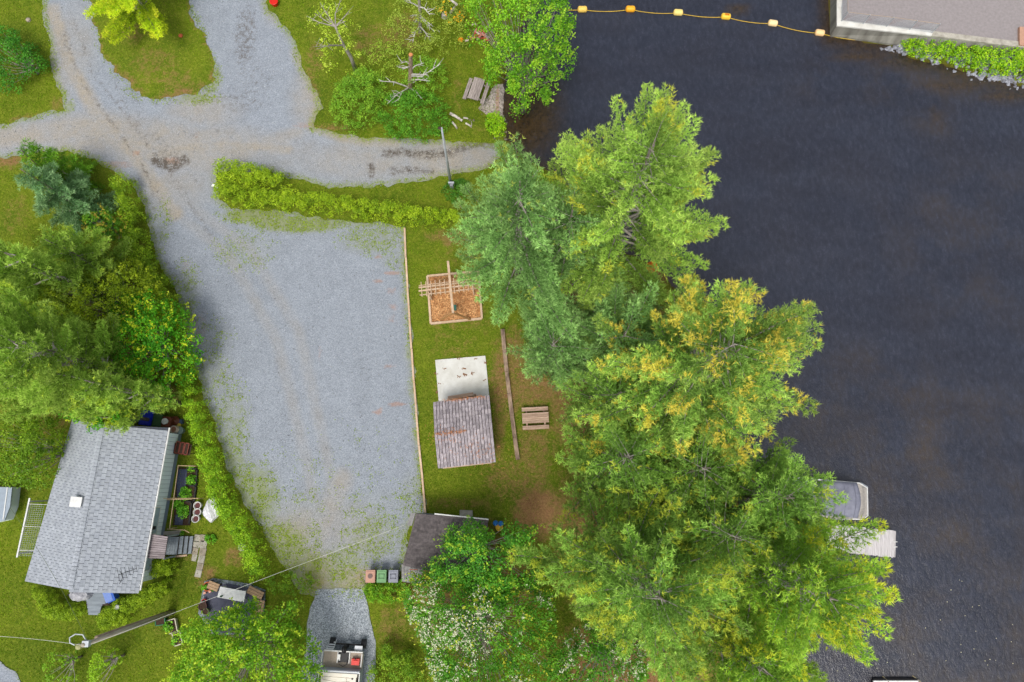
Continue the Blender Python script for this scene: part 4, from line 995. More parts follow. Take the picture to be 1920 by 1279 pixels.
tmesh(MB().slab([p+Vector((0,0,.1)) for p in q], .12), 'stone_slab', CONC2, 'pale square stone slab on the grass behind the shed', 'slab')
for x_, y_, lb in ((929,981,'blue lid crate left of the yellow tub behind the shed'),(939,982,'blue rimmed toy tub touching the yellow tub')):
    c = P(x_, y_, .6); tmesh(MB().lathe((c.x, c.y, .0), [(.12,0),(.17,.5),(.18,.55),(.04,.57)], 10), 'tub', solid('toy_blue', (24,120,200)), lb, 'tub')
c = P(936,989,.55); tmesh(MB().lathe((c.x, c.y, 0), [(.14,0),(.24,.45),(.25,.5),(.2,.5),(.18,.4)], 12), 'tub', YEL, 'bright yellow tub behind the shed among the leaves', 'tub')

# ------------------------------------------------------------ wheeled bins
def wbin(cx, col, lidc, label, seed, round_=False):
    c = P(cx, 1080, 1.02); t_ = thing('wheeled_bin', label, 'bin', (c.x, c.y, .02), 'wheeled bins in a row beside the shed')
    x, y = c.x, c.y; m = MB(); vs = []
    for z, w, d in ((.1,.46,.56),(.98,.56,.7)):
        for sx, sy in ((-1,-1),(1,-1),(1,1),(-1,1)): vs.append((x+sx*w/2, y+sy*d/2, z))
    m.add(vs, [(0,3,2,1),(4,5,6,7),(0,1,5,4),(1,2,6,5),(2,3,7,6),(3,0,4,7)]); m.build('body', col, t_)
    lid = MB(); lid.box((x, y-.02, 1.015), (.62,.78,.05)); lid.box((x, y+.0, 1.05), (.52,.58,.04)); lo = lid.build('lid', lidc, t_)
    if round_: MB().lathe((x, y, 1.07), [(.15,0),(.16,.03),(.12,.035)], 16).build('round_boss', solid('bin_boss', (120,96,90)), lo)
    else:
        b = MB(); 
        for sx, sy, w, d in ((0,-.15,.38,.05),(0,.12,.38,.05),(-.17,-.02,.05,.3),(.17,-.02,.05,.3)): b.box((x+sx, y+sy, 1.085), (w, d, .03))
        b.build('raised_rim', col, lo)
    MB().tube([(x-.24, y-.42, .96), (x+.24, y-.42, .96)], .025, 6).build('handle', col, t_)
    for sx in (-.2, .2): MB().box((x+sx, y-.37, 1.0), (.07,.1,.07)).build('hinge', BLACK, t_)
    for sx in (-.26, .26): MB().tube([(x+sx-.03, y-.3, .12), (x+sx+.03, y-.3, .12)], .11, 12).build('wheel', BLACK, t_)
wbin(694.5, solid('bin_brown', (176,130,108)), solid('bin_brown_lid', (206,156,134)), 'brown wheeled bin with a round boss on the lid, left of three', 1, True)
wbin(715.5, solid('bin_green', (94,140,92)), solid('bin_green_lid', (120,172,116)), 'green wheeled bin standing between the brown and the grey one', 2)
wbin(737.5, solid('bin_grey', (108,112,126)), solid('bin_grey_lid', (150,154,168)), 'grey-blue wheeled bin nearest the shed', 3)

# ------------------------------------------------------------ lot edging, picnic shelter, retaining wall
ed = thing('timber_edging', 'long line of pale timbers between the gravel lot and the grass', 'edging', G(776,690))
pts = [(759,428),(762,500),(766,570),(771,640),(776,710),(782,790),(788,860),(794,915),(798,962)]
Wp = [G(a, b) for a, b in pts]; n_ = 9
Ls = [0]
for i in range(len(Wp)-1): Ls.append(Ls[-1]+(Wp[i+1]-Wp[i]).length)
def along(s):
    for i in range(len(Wp)-1):
        if s <= Ls[i+1]: return Wp[i].lerp(Wp[i+1], (s-Ls[i])/(Ls[i+1]-Ls[i]))
    return Wp[-1]
for k in range(n_):
    a, b = along(Ls[-1]*k/n_+.01), along(Ls[-1]*(k+1)/n_-.01); h_ = .14+RD.uniform(-.01,.02)
    MB().beam((a.x, a.y, .04), (b.x+RD.uniform(-.02,.02), b.y, .04), .13, h_*1.4).build('timber', WOODT, ed)

padq = [P(816,675,.08), P(910,667,.08), P(918,750,.08), P(823,758,.08)]
t = NT('stained_shaded_slab'); bb_ = t.noise(1.2, 5, .65); cs_ = t.mix(t.rng(bb_, .3, .7), S(232,232,228,.8), S(206,204,196,.8)); sp3 = t.noise(3.2, 4, .75)
cs_ = t.mix(t.rng(sp3, .66, .74, 0, .8), cs_, S(168,128,96,.7)); sep = t.n('ShaderNodeSeparateXYZ', Vector=t.co()).outputs[1]
roof_shade = t.math('MULTIPLY', t.rng(t.math('ADD', sep, t.math('MULTIPLY', sp3, .9)), -.5, -1.1, 0, 1), t.rng(t.n('ShaderNodeSeparateXYZ', Vector=t.co()).outputs[0], -.6, .8))
cs_ = t.mix(t.math('MULTIPLY', roof_shade, .75), cs_, S(140,136,120,.7))  # shelter roof's shadow painted into the slab colour at this corner
PADM = t.out(t.pbr(cs_, .8, 0, t.bump(t.noise(30, 3), .3, .01), .2))
tmesh(MB().slab(padq, .12), 'concrete_pad', PADM, 'square white concrete pad scattered with brown leaves next to the picnic shelter', 'pad')
shl = thing('picnic_shelter', 'open shelter with a mottled grey-brown shingled roof on the lawn', 'shelter', P(868,815,0))
zR, zE = 3.1, 2.5
A1, A2 = P(812,755,zE), P(918,742,zE); B1, B2 = P(930,866,zE), P(821,878,zE)
r1, r2 = (A1+B2)/2, (A2+B1)/2; r1.z = r2.z = zR
STC = M('mottled_shingle', S(200,190,194,.72), S(138,130,138,.7), 10, .22, .85, grain=(1.5,.35,1), bump=.6, bsc=30)
dkm = MB().slab([r1, r2, A2, A1], .1).slab([B2, B1, r2, r1], .1).build('roof', DARKW, shl)
for (a, b, c, d, nm) in ((r1, r2, A2, A1, 0), (r1, r2, B1, B2, 1)):
    for i in range(7):
        for j in range(18):
            f = lambda u, v: (a.lerp(b, u)).lerp(d.lerp(c, u), v)
            jit = ((j*7+i*3) % 5)*.02; v0, v1 = max(0, (i-jit)/7), min(1.015, (i+1.06-jit+.05)/7); u0, u1 = (j+.08)/18, (j+.92)/18
            qq = [f(u0, v0), f(u1, v0), f(u1, v1), f(u0, v1)]
            rr = RD.uniform(0, .008)
            qq = [p+Vector((0,0,.05-.0*i+rr+(.03 if k > 1 else 0))) for k, p in enumerate(qq)]
            MB().slab(qq, .03).build('shingle', STC, dkm)
for p, q_ in ((A1, A2), (B2, B1)):
    MB().beam(p.lerp(q_, .08)-Vector((0,0,.22)), p.lerp(q_, .92)-Vector((0,0,.22)), .12, .18).build('beam', WOODT, shl)
cen = (A1+A2+B1+B2)/4
for p in (A1, A2, B1, B2):
    c = p.lerp(cen, .16); MB().beam((c.x, c.y, 0), (c.x, c.y, zE-.1), .14, .14).build('post', WOODT, shl)
tbl = thing('picnic_table', 'pale plank picnic table poking out from under the shelter roof', 'picnic table', P(863,752,0))
MB().beam(P(840,747,.74), P(888,739.5,.74), .3, .05).build('board', WOODP, tbl)
MB().beam(P(842,754,.74), P(890,746,.74), .3, .05).build('board', WOODP, tbl)
MB().beam(P(844,750,.36), P(846,752,.36), .7, .36).build('leg', WOODP, tbl); MB().beam(P(884,745,.36), P(886,747,.36), .7, .36).build('leg', WOODP, tbl)
# orange needle litter on the shelter roof and the pad
lit = MB()
for k in range(330):
    u = RD.random(); 
    if RD.random() < .6: c = A1.lerp(A2, .2+.7*u) if RD.random() < .5 else r1.lerp(r2, .05+.5*u**1.2); c = c+Vector((RD.gauss(0,.12), RD.gauss(0,.06), .12))
    else: c = r1.lerp(B1, u)+Vector((RD.gauss(0,.7), RD.gauss(0,.5), .1)); c.z = zE+.12+(zR-zE)*max(0, 1-abs((c-r1.lerp(r2,.5)).y)/2.1)
    a_ = RD.uniform(0, 3.14); lit.box(c, (.13,.015,.01), rz=a_)
lit.build('needle_litter', solid('orange_needles', (216,140,84)), shl, kind='stuff')

rw = thing('retaining_wall', 'low old timber wall between the shelter lawn and the shaded picnic spot', 'wall', G(957,740))
pts = [(942,617),(948,680),(955,740),(963,805),(971,862)]
Wp = [P(a, b, .3) for a, b in pts]; Ls = [0]
for i in range(len(Wp)-1): Ls.append(Ls[-1]+(Wp[i+1]-Wp[i]).length)
for lay, z in enumerate((.24, .02, -.2)):
    n_ = 6
    for k in range(n_):
        sh0 = .5*(lay % 2)/n_*Ls[-1]; s0 = max(0, Ls[-1]*k/n_-sh0)+.01; s1 = min(Ls[-1], Ls[-1]*(k+1)/n_-sh0+(sh0 if k == n_-1 else 0))-.01
        if s1-s0 < .2: continue
        a, b = along(s0), along(s1); MB().beam((a.x, a.y, z), (b.x, b.y, z), .27+RD.uniform(-.01,.01), .2).build('tie', TIE, rw)

def picnic(label, cx, cy, rz, mat, z0, L=1.83, topw=.74, nb=5, gap=.33, cat='picnic table', grp='picnic tables'):
    t_ = thing('picnic_table', label, cat, (0,0,0), grp)
    for k in range(nb): MB().box((0, -topw/2+(k+.5)*topw/nb, .74), (L, topw/nb-.012, .045)).build('board', mat, t_)
    for sy in (-1, 1):
        for j in (0, 1): MB().box((0, sy*(topw/2+gap*.62+.09+j*.0)+sy*(j-.5)*.14, .44), (L, .13, .045)).build('seat_board', mat, t_)
    for sx in (-.62, .62):
        MB().box((sx, 0, .69), (.09, topw*.95, .06)).build('cleat', mat, t_); MB().box((sx, 0, .39), (.05, topw+gap*2+.1, .1)).build('seat_beam', mat, t_)
        for sy in (-1, 1): MB().beam((sx+.05, sy*.22, .7), (sx+.05, sy*.66, 0), .09, .05, up=(1,0,0)).build('leg', mat, t_)
    c = P(cx, cy, z0+.74); t_.location = (c.x, c.y, z0); t_.rotation_euler = (0, 0, rz); return t_
picnic('pinkish wooden picnic table beside the retaining wall', 1004, 783.5, .05, WOODP, zat(P(1004,783,0)), topw=.72, gap=.3)
picnic('weathered grey picnic table by the pebble beach', 893, 166.5, 1.28, WOODG, .0, topw=.86, gap=.3)

# ------------------------------------------------------------ play frame with climbing rack
pl = thing('play_frame', 'wooden swing frame over a square bed of bark chips', 'play frame', P(851,550,0))
C4 = [P(801,517.5,.18), P(897,508.5,.18), P(903.5,597,.18), P(807.5,606.5,.18)]
for k in range(4):
    a, b = C4[k], C4[(k+1) % 4]; MB().beam((a.x, a.y, .09), (b.x, b.y, .09), .15, .2+.006*(k % 2)).build('border_timber', WOODT, pl)
MB().prism([(p.x, p.y) for p in [q_.lerp((C4[0]+C4[2])/2, .01) for q_ in C4]], -.02, .05).build('bark_bed', M('bark_chips', S(206,150,96), S(150,100,60), 14, 0, .95, bump=1.), pl)
ch = MB(); r_ = random.Random(9)
for k in range(4200):
    u, v = r_.uniform(.03,.97), r_.uniform(.03,.97); p = C4[0].lerp(C4[1], u).lerp(C4[3].lerp(C4[2], u), v)
    R = Matrix.Rotation(r_.uniform(0, 3.14), 3, 'Z') @ Matrix.Rotation(r_.uniform(-.5,.5), 3, 'X'); ax_ = Vector((r_.uniform(.06,.11),0,0)); ay_ = Vector((0, r_.uniform(.03,.05), 0))
    c = Vector((p.x, p.y, .07+r_.random()*.03)); ch.add([c+R@(-ax_/2-ay_/2), c+R@(ax_/2-ay_/2), c+R@(ax_/2+ay_/2), c+R@(-ax_/2+ay_/2)], [(0,1,2,3)])
ch.build('bark_chips', M('loose_bark', S(232,180,124,.8), S(184,126,78,.8), 3, .38, .9, bump=0), pl, kind='stuff')
TB = P(840,490,2.3), P(849.5,587,2.3)
MB().beam(TB[0], TB[1], .16, .18).build('top_beam', WOODT, pl)
for f, s_ in ((.26, -1), (.985, 1)):
    t0 = TB[0].lerp(TB[1], f); t0 = Vector((t0.x, t0.y, 2.2))
    for sx in (-1, 1): MB().beam(t0, (t0.x+sx*1.15, t0.y+.0*s_, 0), .12, .12, up=(0,1,0)).build('leg', M('orange_timber', S(212,164,112), S(186,136,84), 3, .08, .8), pl)
rk = thing('pergola_rack', 'pale timber climbing rack laid across the bark bed', 'climbing rack', P(830,541,0))
for k, (a, b, z) in enumerate((((785.5,536),(893,523),2.1),((785,539.5),(893,527),2.15),((785,546),(893,533),2.15),((787,553.5),(893,541),2.1))):
    MB().beam(P(*a, z), P(*b, z), .09 if k in (1, 2) else .05, .12).build('rail', WOODT, rk)
for k in range(12):
    x0 = 789.5+8.7*k; MB().beam(P(x0, 529-k*1.0, 2.26), P(x0+2, 556.5-k*1.05, 2.26), .05, .08).build('rung', WOODT, rk)
for a in ((802,541),(803,548),(885,531),(886,538)):
    p = P(*a, 2.1); MB().beam((p.x, p.y, 0), (p.x, p.y, 2.05), .1, .1).build('post', WOODT, rk)
c = P(853,577,.6); tmesh(MB().box((c.x, c.y, .6), (.2,.42,.05)).tube([(c.x-.08,c.y-.18,.6),(c.x-.08,c.y-.18,2.2)], .01, 4).tube([(c.x-.08,c.y+.18,.6),(c.x-.08,c.y+.18,2.2)], .01, 4), 'swing_seat', solid('teal', (70,130,112)), 'teal swing seat hanging from the beam of the play frame', 'swing')

# ------------------------------------------------------------ small things in the upper part
c = G(404,350); sg = thing('sign_board', 'small white two-panel board lying at the edge of the gravel', 'board', c)
for dx_ in (-.13, .15): MB().box((c.x+dx_, c.y-dx_*.35, .09), (.22,.2,.03), rz=-.45).build('panel', solid('panel_white', (236,238,240), .95), sg)
c = P(513,2,.4); tmesh(MB().lathe((c.x, c.y, 0), [(.24,0),(.32,.35),(.34,.4),(.3,.42),(.02,.44)], 16), 'red_tub', RED, 'round bright red tub at the top edge on the grass', 'tub')
c = P(864,73,.3); tmesh(MB().lathe((c.x, c.y, 0), [(.08,0),(.2,.08),(.22,.2),(.12,.34),(.02,.36)], 12), 'orange_buoy', solid('orange', (244,150,30), .9), 'round orange buoy lying in the grass left of the firewood', 'buoy')
c = P(338,66,.2); tmesh(MB().lathe((c.x, c.y, 0), [(.1,0),(.16,.12),(.17,.16),(.1,.16)], 10), 'clay_pot', TERRA, 'small clay pot lying on the grass island', 'pot')
c = G(54,38); tmesh(MB().lathe((c.x, c.y, 0), [(.2,0),(.17,.12),(.05,.2)], 7), 'rock', STONE, 'small grey-brown rock on the top left lawn', 'rock')
BIRCH = M('birch_bark', S(236,230,222,.85), S(140,128,118,.7), 5, .05, .8)
for a, b, r, lb in (((844,214),(867,228),.11,'longest birch log on the lawn below the grey picnic table'),((848,230),(857,242),.08,'short birch log lying nearest the slim grey pole'),((869,222),(878,224),.07,'stubby white birch piece above the other logs'),((873,232),(884,239),.07,'thin birch log with orange ends near the ramp'),((884,228),(884,240),.03,'grey stick standing at the end of the birch logs')):
    pa, pb = G(*a, r), G(*b, r); tmesh(MB().tube([pa, pa.lerp(pb,.5)+Vector((.02,.03,0)), pb], [r, r*.95, r*.85], 8), 'birch_log', BIRCH, lb, 'log', 'birch logs on the grass')
fb_ = thing('fallen_birch', 'broken white birch trunk leaning over at the top of the picture', 'tree', P(846,22,0))
k0, k1, k2, k3 = P(838,-6,2.6), P(856,8,2.2), P(851,16,1.4), P(845,24,.1)
MB().tube([k0, k1], [.07,.09], 7).build('branch', BIRCH, fb_); MB().tube([k1, k2, k3], [.1,.11,.12], 7).build('trunk', BIRCH, fb_)
c = G(834,31); tmesh(MB().lathe((c.x, c.y, 0), [(.28,0),(.24,.3),(.2,.34),(.02,.35)], 9), 'tree_stump', BIRCH, 'pale splintered stump beside the broken birch', 'stump')
def flowers(cx, cy, n, rx, ry, label, col):
    global rng
    rng = np.random.default_rng(cx); c = G(cx, cy); pts = np.stack([c.x+rng.normal(size=n)*rx/24, c.y+rng.normal(size=n)*ry/24, .3+rng.uniform(0,.35,n)], 1)
    V1 = leaves(np.repeat(pts, 5, 0)+rng.normal(size=(n*5,3))*.05, .13*rng.uniform(.7,1.2,n*5), rng.normal(size=(n*5,3)), rng.normal(size=(n*5,3))*.4+np.array([0,0,1.]), .45)
    c1 = pal(col)[0]*rng.uniform(.8,1.15,(n*5,1)); m = n*9
    V2 = leaves(np.repeat(pts, 9, 0)+rng.normal(size=(m,3))*np.array([.12,.12,.1])-np.array([0,0,.15]), .15*rng.uniform(.7,1.2,m), rng.normal(size=(m,3)), rng.normal(size=(m,3))*.6+np.array([0,0,1.]))
    c2 = pal((96,130,40))[0]*rng.uniform(.7,1.2,(m,1)); off = (c.x, c.y, c.z)
    r0 = thing('flower_clump', label, 'flowers', off); link('petals', cloud_mesh('petals', V1, 4, np.repeat(c1,4,0), off), LEAF, r0); link('foliage', cloud_mesh('foliage', V2, 4, np.repeat(c2,4,0), off), LEAF, r0)
flowers(855, 42, 13, 11, 6, 'clump of orange-yellow lilies under the maple edge', (250,190,30))
flowers(863, 30, 6, 5, 5, 'second clump of orange lilies just above the first', (250,170,20))
flowers(832, 8, 8, 7, 7, 'yellow flower clump by the broken birch at the top edge', (245,200,40))
flowers(827, 26, 7, 3, 4, 'small yellow flower clump left of the pale stump', (240,190,60))

# ------------------------------------------------------------ ramp, fence, buoys
RZ = .35
rp = thing('boat_ramp', 'asphalt topped ramp with pale concrete kerb and wall in the top right corner', 'ramp', P(1750,30,0))
outer = [P(1568,-300,RZ), P(1568,50,RZ), P(1745,69,RZ), P(1912,90,RZ), P(2200,126,RZ), P(2200,-300,RZ)]
base = [P(1556,-300,-.8), P(1556,68.5,-.8), P(1668,85,-.8), P(1912,103,-.3), P(2200,140,-.3), P(2200,-300,-.3)]
inner = [P(1578,-300,RZ), P(1578,40,RZ), P(1748,60,RZ), P(1912,80,RZ), P(2200,116,RZ), P(2200,-300,RZ)]
m = MB(); n_ = 6; vs = [(p.x, p.y, -3.0) for p in base]+[(base[i].x+.0, base[i].y, -.6) for i in range(6)]+[(p.x, p.y, RZ-.002) for p in outer]
m.add(vs, [(i, (i+1) % n_, n_+(i+1) % n_, n_+i) for i in range(n_)]+[(n_+i, n_+(i+1) % n_, 2*n_+(i+1) % n_, 2*n_+i) for i in range(n_)]+[tuple(range(2*n_, 3*n_))])
m.build('wall', CONC3, rp)
segs = [(0,1),(1,2),(2,3),(3,4)]
for a, b in segs:
    MB().slab([outer[a]+Vector((0,0,.12)), outer[b]+Vector((0,0,.12)), inner[b]+Vector((0,0,.12)), inner[a]+Vector((0,0,.12))], .118).build('kerb', CONC if a < 2 else CONC2, rp)
MB().prism([(p.x, p.y) for p in inner], RZ, RZ+.03).build('asphalt', ASPH, rp)
q = [P(1912,50,.6), P(1960,52,.6), P(1960,88,.6), P(1912,84,.6)]
MB().slab(q, .24).build('abutment', solid('rusty_concrete', (206,160,134)), rp)
fn = thing('chain_link_fence', 'low galvanised chain-link fence along the ramp kerb', 'fence', P(1660,50,.47))
fz = .47; fp = [P(1577,-60,fz), P(1577,-8,fz), P(1577.5,40,fz), P(1618,45,fz), P(1662,50,fz), P(1705,56,fz), P(1747,62,fz)]
for p in fp[1:]: MB().tube([p, p+Vector((0,0,1.1))], .035, 6).build('post', METAL, fn)
for a, b in zip(fp[:-1], fp[1:]):
    MB().tube([a+Vector((0,0,1.08)), b+Vector((0,0,1.08))], .022, 5).build('top_rail', solid('rail_tan', (190,170,150)), fn)
    ms = MB(); L = (b-a).length; k_ = int(L/.11); dv = (b-a)/k_; s5 = 9
    for k in range(k_):
        for sg_ in (0, 1):
            j0, j1 = (k, k+s5) if sg_ == 0 else (k+s5, k)
            p0 = a+dv*min(j0, k_); p1 = a+dv*min(j1, k_); z0_, z1_ = .02, 1.06
            if k+s5 > k_:
                if sg_ == 0: z1_ = .02+1.04*(k_-k)/s5
                else: z0_ = 1.06-1.04*(k_-k)/s5
            ms.tube([p0+Vector((0,0,z0_)), p1+Vector((0,0,z1_))], .0065, 3, False)
    ms.build('wire_mesh', METAL, fn, kind='stuff')
rbx = [(1092,17.5),(1182,17),(1271.5,23.5),(1361,31),(1449,43.5),(1537,61.5)]
blb = ['pale yellow barrel buoy nearest the big maple','deep orange-yellow barrel buoy, second from the maple','cream yellow barrel buoy in the middle of the line','yellow barrel buoy with an orange patch on top','faded peach buoy, second from the ramp wall','pale peach buoy closest to the ramp wall']
bcol = [(246,206,100),(250,178,40),(244,218,128),(246,202,66),(250,220,164),(250,208,150)]
BP = [P(x, y, -.72) for x, y in rbx]; nxt = BP+[P(1640,76,-.75)]
rope_pts = [P(1020,10,-.75), P(1060,14,-.76)]
for i, p in enumerate(BP):
    d = ((nxt[i+1]-nxt[i-1 if i else 0])).normalized(); d.z = 0; d.normalize(); d = Vector((d.x*.98, d.y*.8, 0)).normalized()
    M3 = Matrix((Vector((-d.y, d.x, 0)), Vector((0,0,1)), d)).transposed()
    t_ = thing('barrel_buoy', blb[i], 'buoy', p, 'buoys strung across the water')
    L, r = .76, .25
    c0 = p-d*L/2; MB().lathe(c0, [(.04,0),(.16,.02),(.235,.08),(.25,.16),(.25,L-.16),(.235,L-.08),(.16,L-.02),(.04,L)], 18, M3).build('float', solid('buoy_%d' % i, bcol[i], .88, .45, .9), t_, True)
    for e_ in (-1, 1): MB().lathe(p+d*e_*(L/2-.02)-d*.03, [(.06,0),(.07,.03),(.05,.07)], 8, M3).build('end_ring', solid('buoy_end', (226,160,40)), t_)
    if i == 3: MB().box(p+Vector((.04,0,.25)), (.34,.16,.02), rz=math.atan2(d.y, d.x)).build('patch', solid('orange_patch', (226,130,20)), t_)
rm = MB(); allp = [rope_pts[0]]+BP+[P(1640,76,-.76)]
for a, b in zip(allp[:-1], allp[1:]):
    L = (b-a).length; pts = [a.lerp(b, k/8)+Vector((0, -.18*4*(k/8)*(1-k/8), -.05)) for k in range(9)]; rm.tube(pts, .024, 5, False)
tmesh(rm, 'float_rope', solid('yellow_rope', (230,190,60), .85), 'yellow rope strung through the barrel buoys to the ramp wall', 'rope')
# rocks of the bank, under water edge
def rocks(name, label, pts, n, s0, s1, seed, mat):
    r_ = random.Random(seed); m = MB(); 
    for k in range(n):
        i = r_.randrange(len(pts)); x, y, sx, sy = pts[i]; c = G(x+r_.gauss(0, sx), y+r_.gauss(0, sy)); s = r_.uniform(s0, s1)
        if c.z < -1.1: continue
        R = Matrix.Rotation(r_.uniform(0,3.14), 3, 'Z') @ Matrix.Rotation(r_.uniform(0,1), 3, 'X'); vs = []
        base_ = [(1,0,0),(-1,0,0),(0,1,0),(0,-1,0),(0,0,1),(0,0,-1)]
        vs = [c+R@(Vector(v)*s*r_.uniform(.6,1.1)) for v in base_]
        m.add(vs, [(0,2,4),(2,1,4),(1,3,4),(3,0,4),(2,0,5),(1,2,5),(3,1,5),(0,3,5)])
    tmesh(m, name, mat, label, 'rocks')['kind'] = 'stuff'
rocks('bank_rocks', 'loose grey rocks on the bank below the ramp', [(1690,92,14,5),(1740,100,20,8),(1800,112,20,9),(1860,118,20,10),(1900,120,20,14),(1900,150,20,10),(1850,142,20,6)], 420, .12, .34, 4, M('rock', S(180,184,196), S(120,118,124), 5, .2, .9))
rocks('shore_rocks', 'small stones along the brown shallows', [(935,225,8,14),(945,255,10,10),(918,212,16,8)], 60, .05, .14, 5, M('rock2', S(150,140,128), S(96,84,72), 5, .2, .9))
c = P(1767,211,-.82); sr = MB().lathe((c.x, c.y, -.95), [(.9,0),(.75,.09),(.4,.13),(.05,.15)], 12)
# floating leaves near the lower right
fl = MB(); r_ = random.Random(3)
for k in range(34):
    x, y = r_.choice([(1810,1215),(1780,1170),(1850,1230),(1790,1140),(1600,1230),(1860,1200)]); p = P(x+r_.gauss(0,38), y+r_.gauss(0,26), -.79); s = r_.uniform(.03,.055)
    fl.box((p.x, p.y, -.79), (s, s*.7, .012), rz=r_.uniform(0,3))
tmesh(fl, 'floating_petals', solid('petal_cream', (236,232,190), .9), 'pale petals and leaves floating in the lower right water', 'floating leaves')['kind'] = 'stuff'

# ------------------------------------------------------------ boats and docks
bt = thing('moored_pontoon_boat', 'pontoon boat with grey tarpaulin and white bow rail moored by the pines', 'boat', P(1560,937,-.8))
DZ = -.15
dq = [(1440,894),(1613,906),(1626,915),(1626.5,967),(1618,974),(1440,972)]
D4 = [P(a, b, DZ) for a, b in dq]
MB().prism([(p.x, p.y) for p in D4], DZ-.12, DZ).build('deck', M('deck_carpet', S(196,190,182,.72), S(170,164,156,.72), 10, 0, .95), bt)
for y0, y1 in ((910,908),(968,968)):
    a, b = P(1445,y0-8 if y0 < 920 else y0,DZ-.35), P(1616,y0+3 if y0 < 920 else y0-2,DZ-.35); MB().tube([a, b, b+(b-a).normalized()*.4], [.3,.3,.05], 10).build('pontoon', METAL, bt)
rl = [P(a, b, .45) for a, b in [(1440,890),(1530,899),(1612,906),(1626,915),(1627,967),(1617.5,974),(1597,973)]]
MB().tube(rl, .045, 6).build('rail', WHITE, bt)
for k, p in enumerate(rl): MB().tube([Vector((p.x*.999, p.y, DZ)), p], .022, 5).build('rail_post', WHITE, bt)
TARP = M('grey_tarpaulin', S(150,152,168,.7), S(124,126,142,.7), 2.5, 0, .75, bump=.5, bsc=8)
tq = MB(); us = np.linspace(0, 1, 13); vsn = np.linspace(0, 1, 11)
cz = lambda u, v: .62+.22*math.sin(math.pi*v)-.04*math.cos(u*math.pi*6)-.15*max(0, u-.8)*5*.4
TL, TR, BR_, BL_ = P(1541,901,.6), P(1608,905.5,.6), P(1609,972,.6), P(1541,966,.6)
for i, u in enumerate(us):
    for j, v in enumerate(vsn):
        p = TL.lerp(TR, u).lerp(BL_.lerp(BR_, u), v); p = p+Vector((.14*math.sin(math.pi*v)*u**3, 0, 0)); tq.v.append((p.x, p.y, cz(u, v)))
nv_ = len(vsn)
for i in range(len(us)-1):
    for j in range(nv_-1): tq.f.append((i*nv_+j, i*nv_+j+1, (i+1)*nv_+j+1, (i+1)*nv_+j))
b0_ = len(tq.v); rimi = [i*nv_ for i in range(len(us))]+[(len(us)-1)*nv_+j for j in range(1, nv_)]+[i*nv_+nv_-1 for i in range(len(us)-2, -1, -1)]+[j for j in range(nv_-2, 0, -1)]
for r__ in rimi: x, y, z = tq.v[r__]; tq.v.append((x, y, DZ+.02))
for k in range(len(rimi)): a_, b_ = rimi[k], rimi[(k+1) % len(rimi)]; tq.f.append((a_, b_, b0_+(k+1) % len(rimi), b0_+k))
cv = tq.build('tarpaulin', TARP, bt, True)
for f in (.33, .6, .86):
    pts = [TL.lerp(TR, f).lerp(BL_.lerp(BR_, f), v)+Vector((.14*math.sin(math.pi*v)*f**3, 0, 0)) for v in vsn]
    MB().tube([(p.x, p.y, cz(f, v)+.004) for p, v in zip(pts, vsn)], .012, 4).build('seam', solid('seam', (104,106,124)), cv)
q = [P(1455,897,.55), P(1528,900,.55), P(1528,964,.55), P(1455,962,.55)]
MB().prism([(p.x, p.y) for p in q], DZ+.01, .55).build('stern_tarpaulin', TARP, bt)

dk2 = thing('plank_dock', 'pale plank dock reaching into the lake below the moored boat', 'dock', P(1620,1015,-.5))
dzz = -.35; nB = 37
for k in range(nB):
    x0 = 1552+k*3.47; yt = 982+(x0-1552)*.105; L0 = 1.85+.0*k; a = P(x0, yt+RD.uniform(-.8,.8), dzz); b = P(x0-1.2, yt+50.5+RD.uniform(-.9,.9), dzz)
    MB().beam(a, b, .118, .04).build('board', WOODD, dk2)
for f in (.12, .88):
    a, b = P(1552,982+50*f,dzz-.1), P(1677,995+50*f,dzz-.1); MB().beam(a, b, .08, .14).build('joist', WOODG, dk2)
for a in ((1600,990),(1600,1036),(1674,998),(1674,1042)):
    p = P(*a, dzz); MB().tube([(p.x, p.y, -2.5), (p.x, p.y, dzz-.03)], .06, 6).build('pile', METAL, dk2)
for y in (1016, 1025.5): p = P(1679, y, dzz+.05); MB().box(p, (.24,.05,.06)).build('cleat', WHITE, dk2)
MB().beam(P(1678.3,996,dzz), P(1677,1045,dzz), .05, .12).build('end_board', WOODD, dk2)

raft = thing('swim_raft', 'white raft just cut off by the bottom edge of the picture', 'raft', P(1680,1300,-.8))
q = [P(1638,1276.5,-.45), P(1722,1276.5,-.45), P(1722,1340,-.45), P(1638,1340,-.45)]
MB().prism([(p.x, p.y) for p in q], -.55, -.45).build('deck', WHITE, raft)
MB().prism([(p.x+.05, p.y+.09) for p in q], -.95, -.56).build('float', BLACK, raft)
for a, b in (((1655,1268),(1667,1280)),((1711,1267),(1730,1282))): MB().tube([P(*a,-.78), P(*b,-.4)], .035, 5).build('mooring_line', solid('line_tan', (190,176,140)), raft)

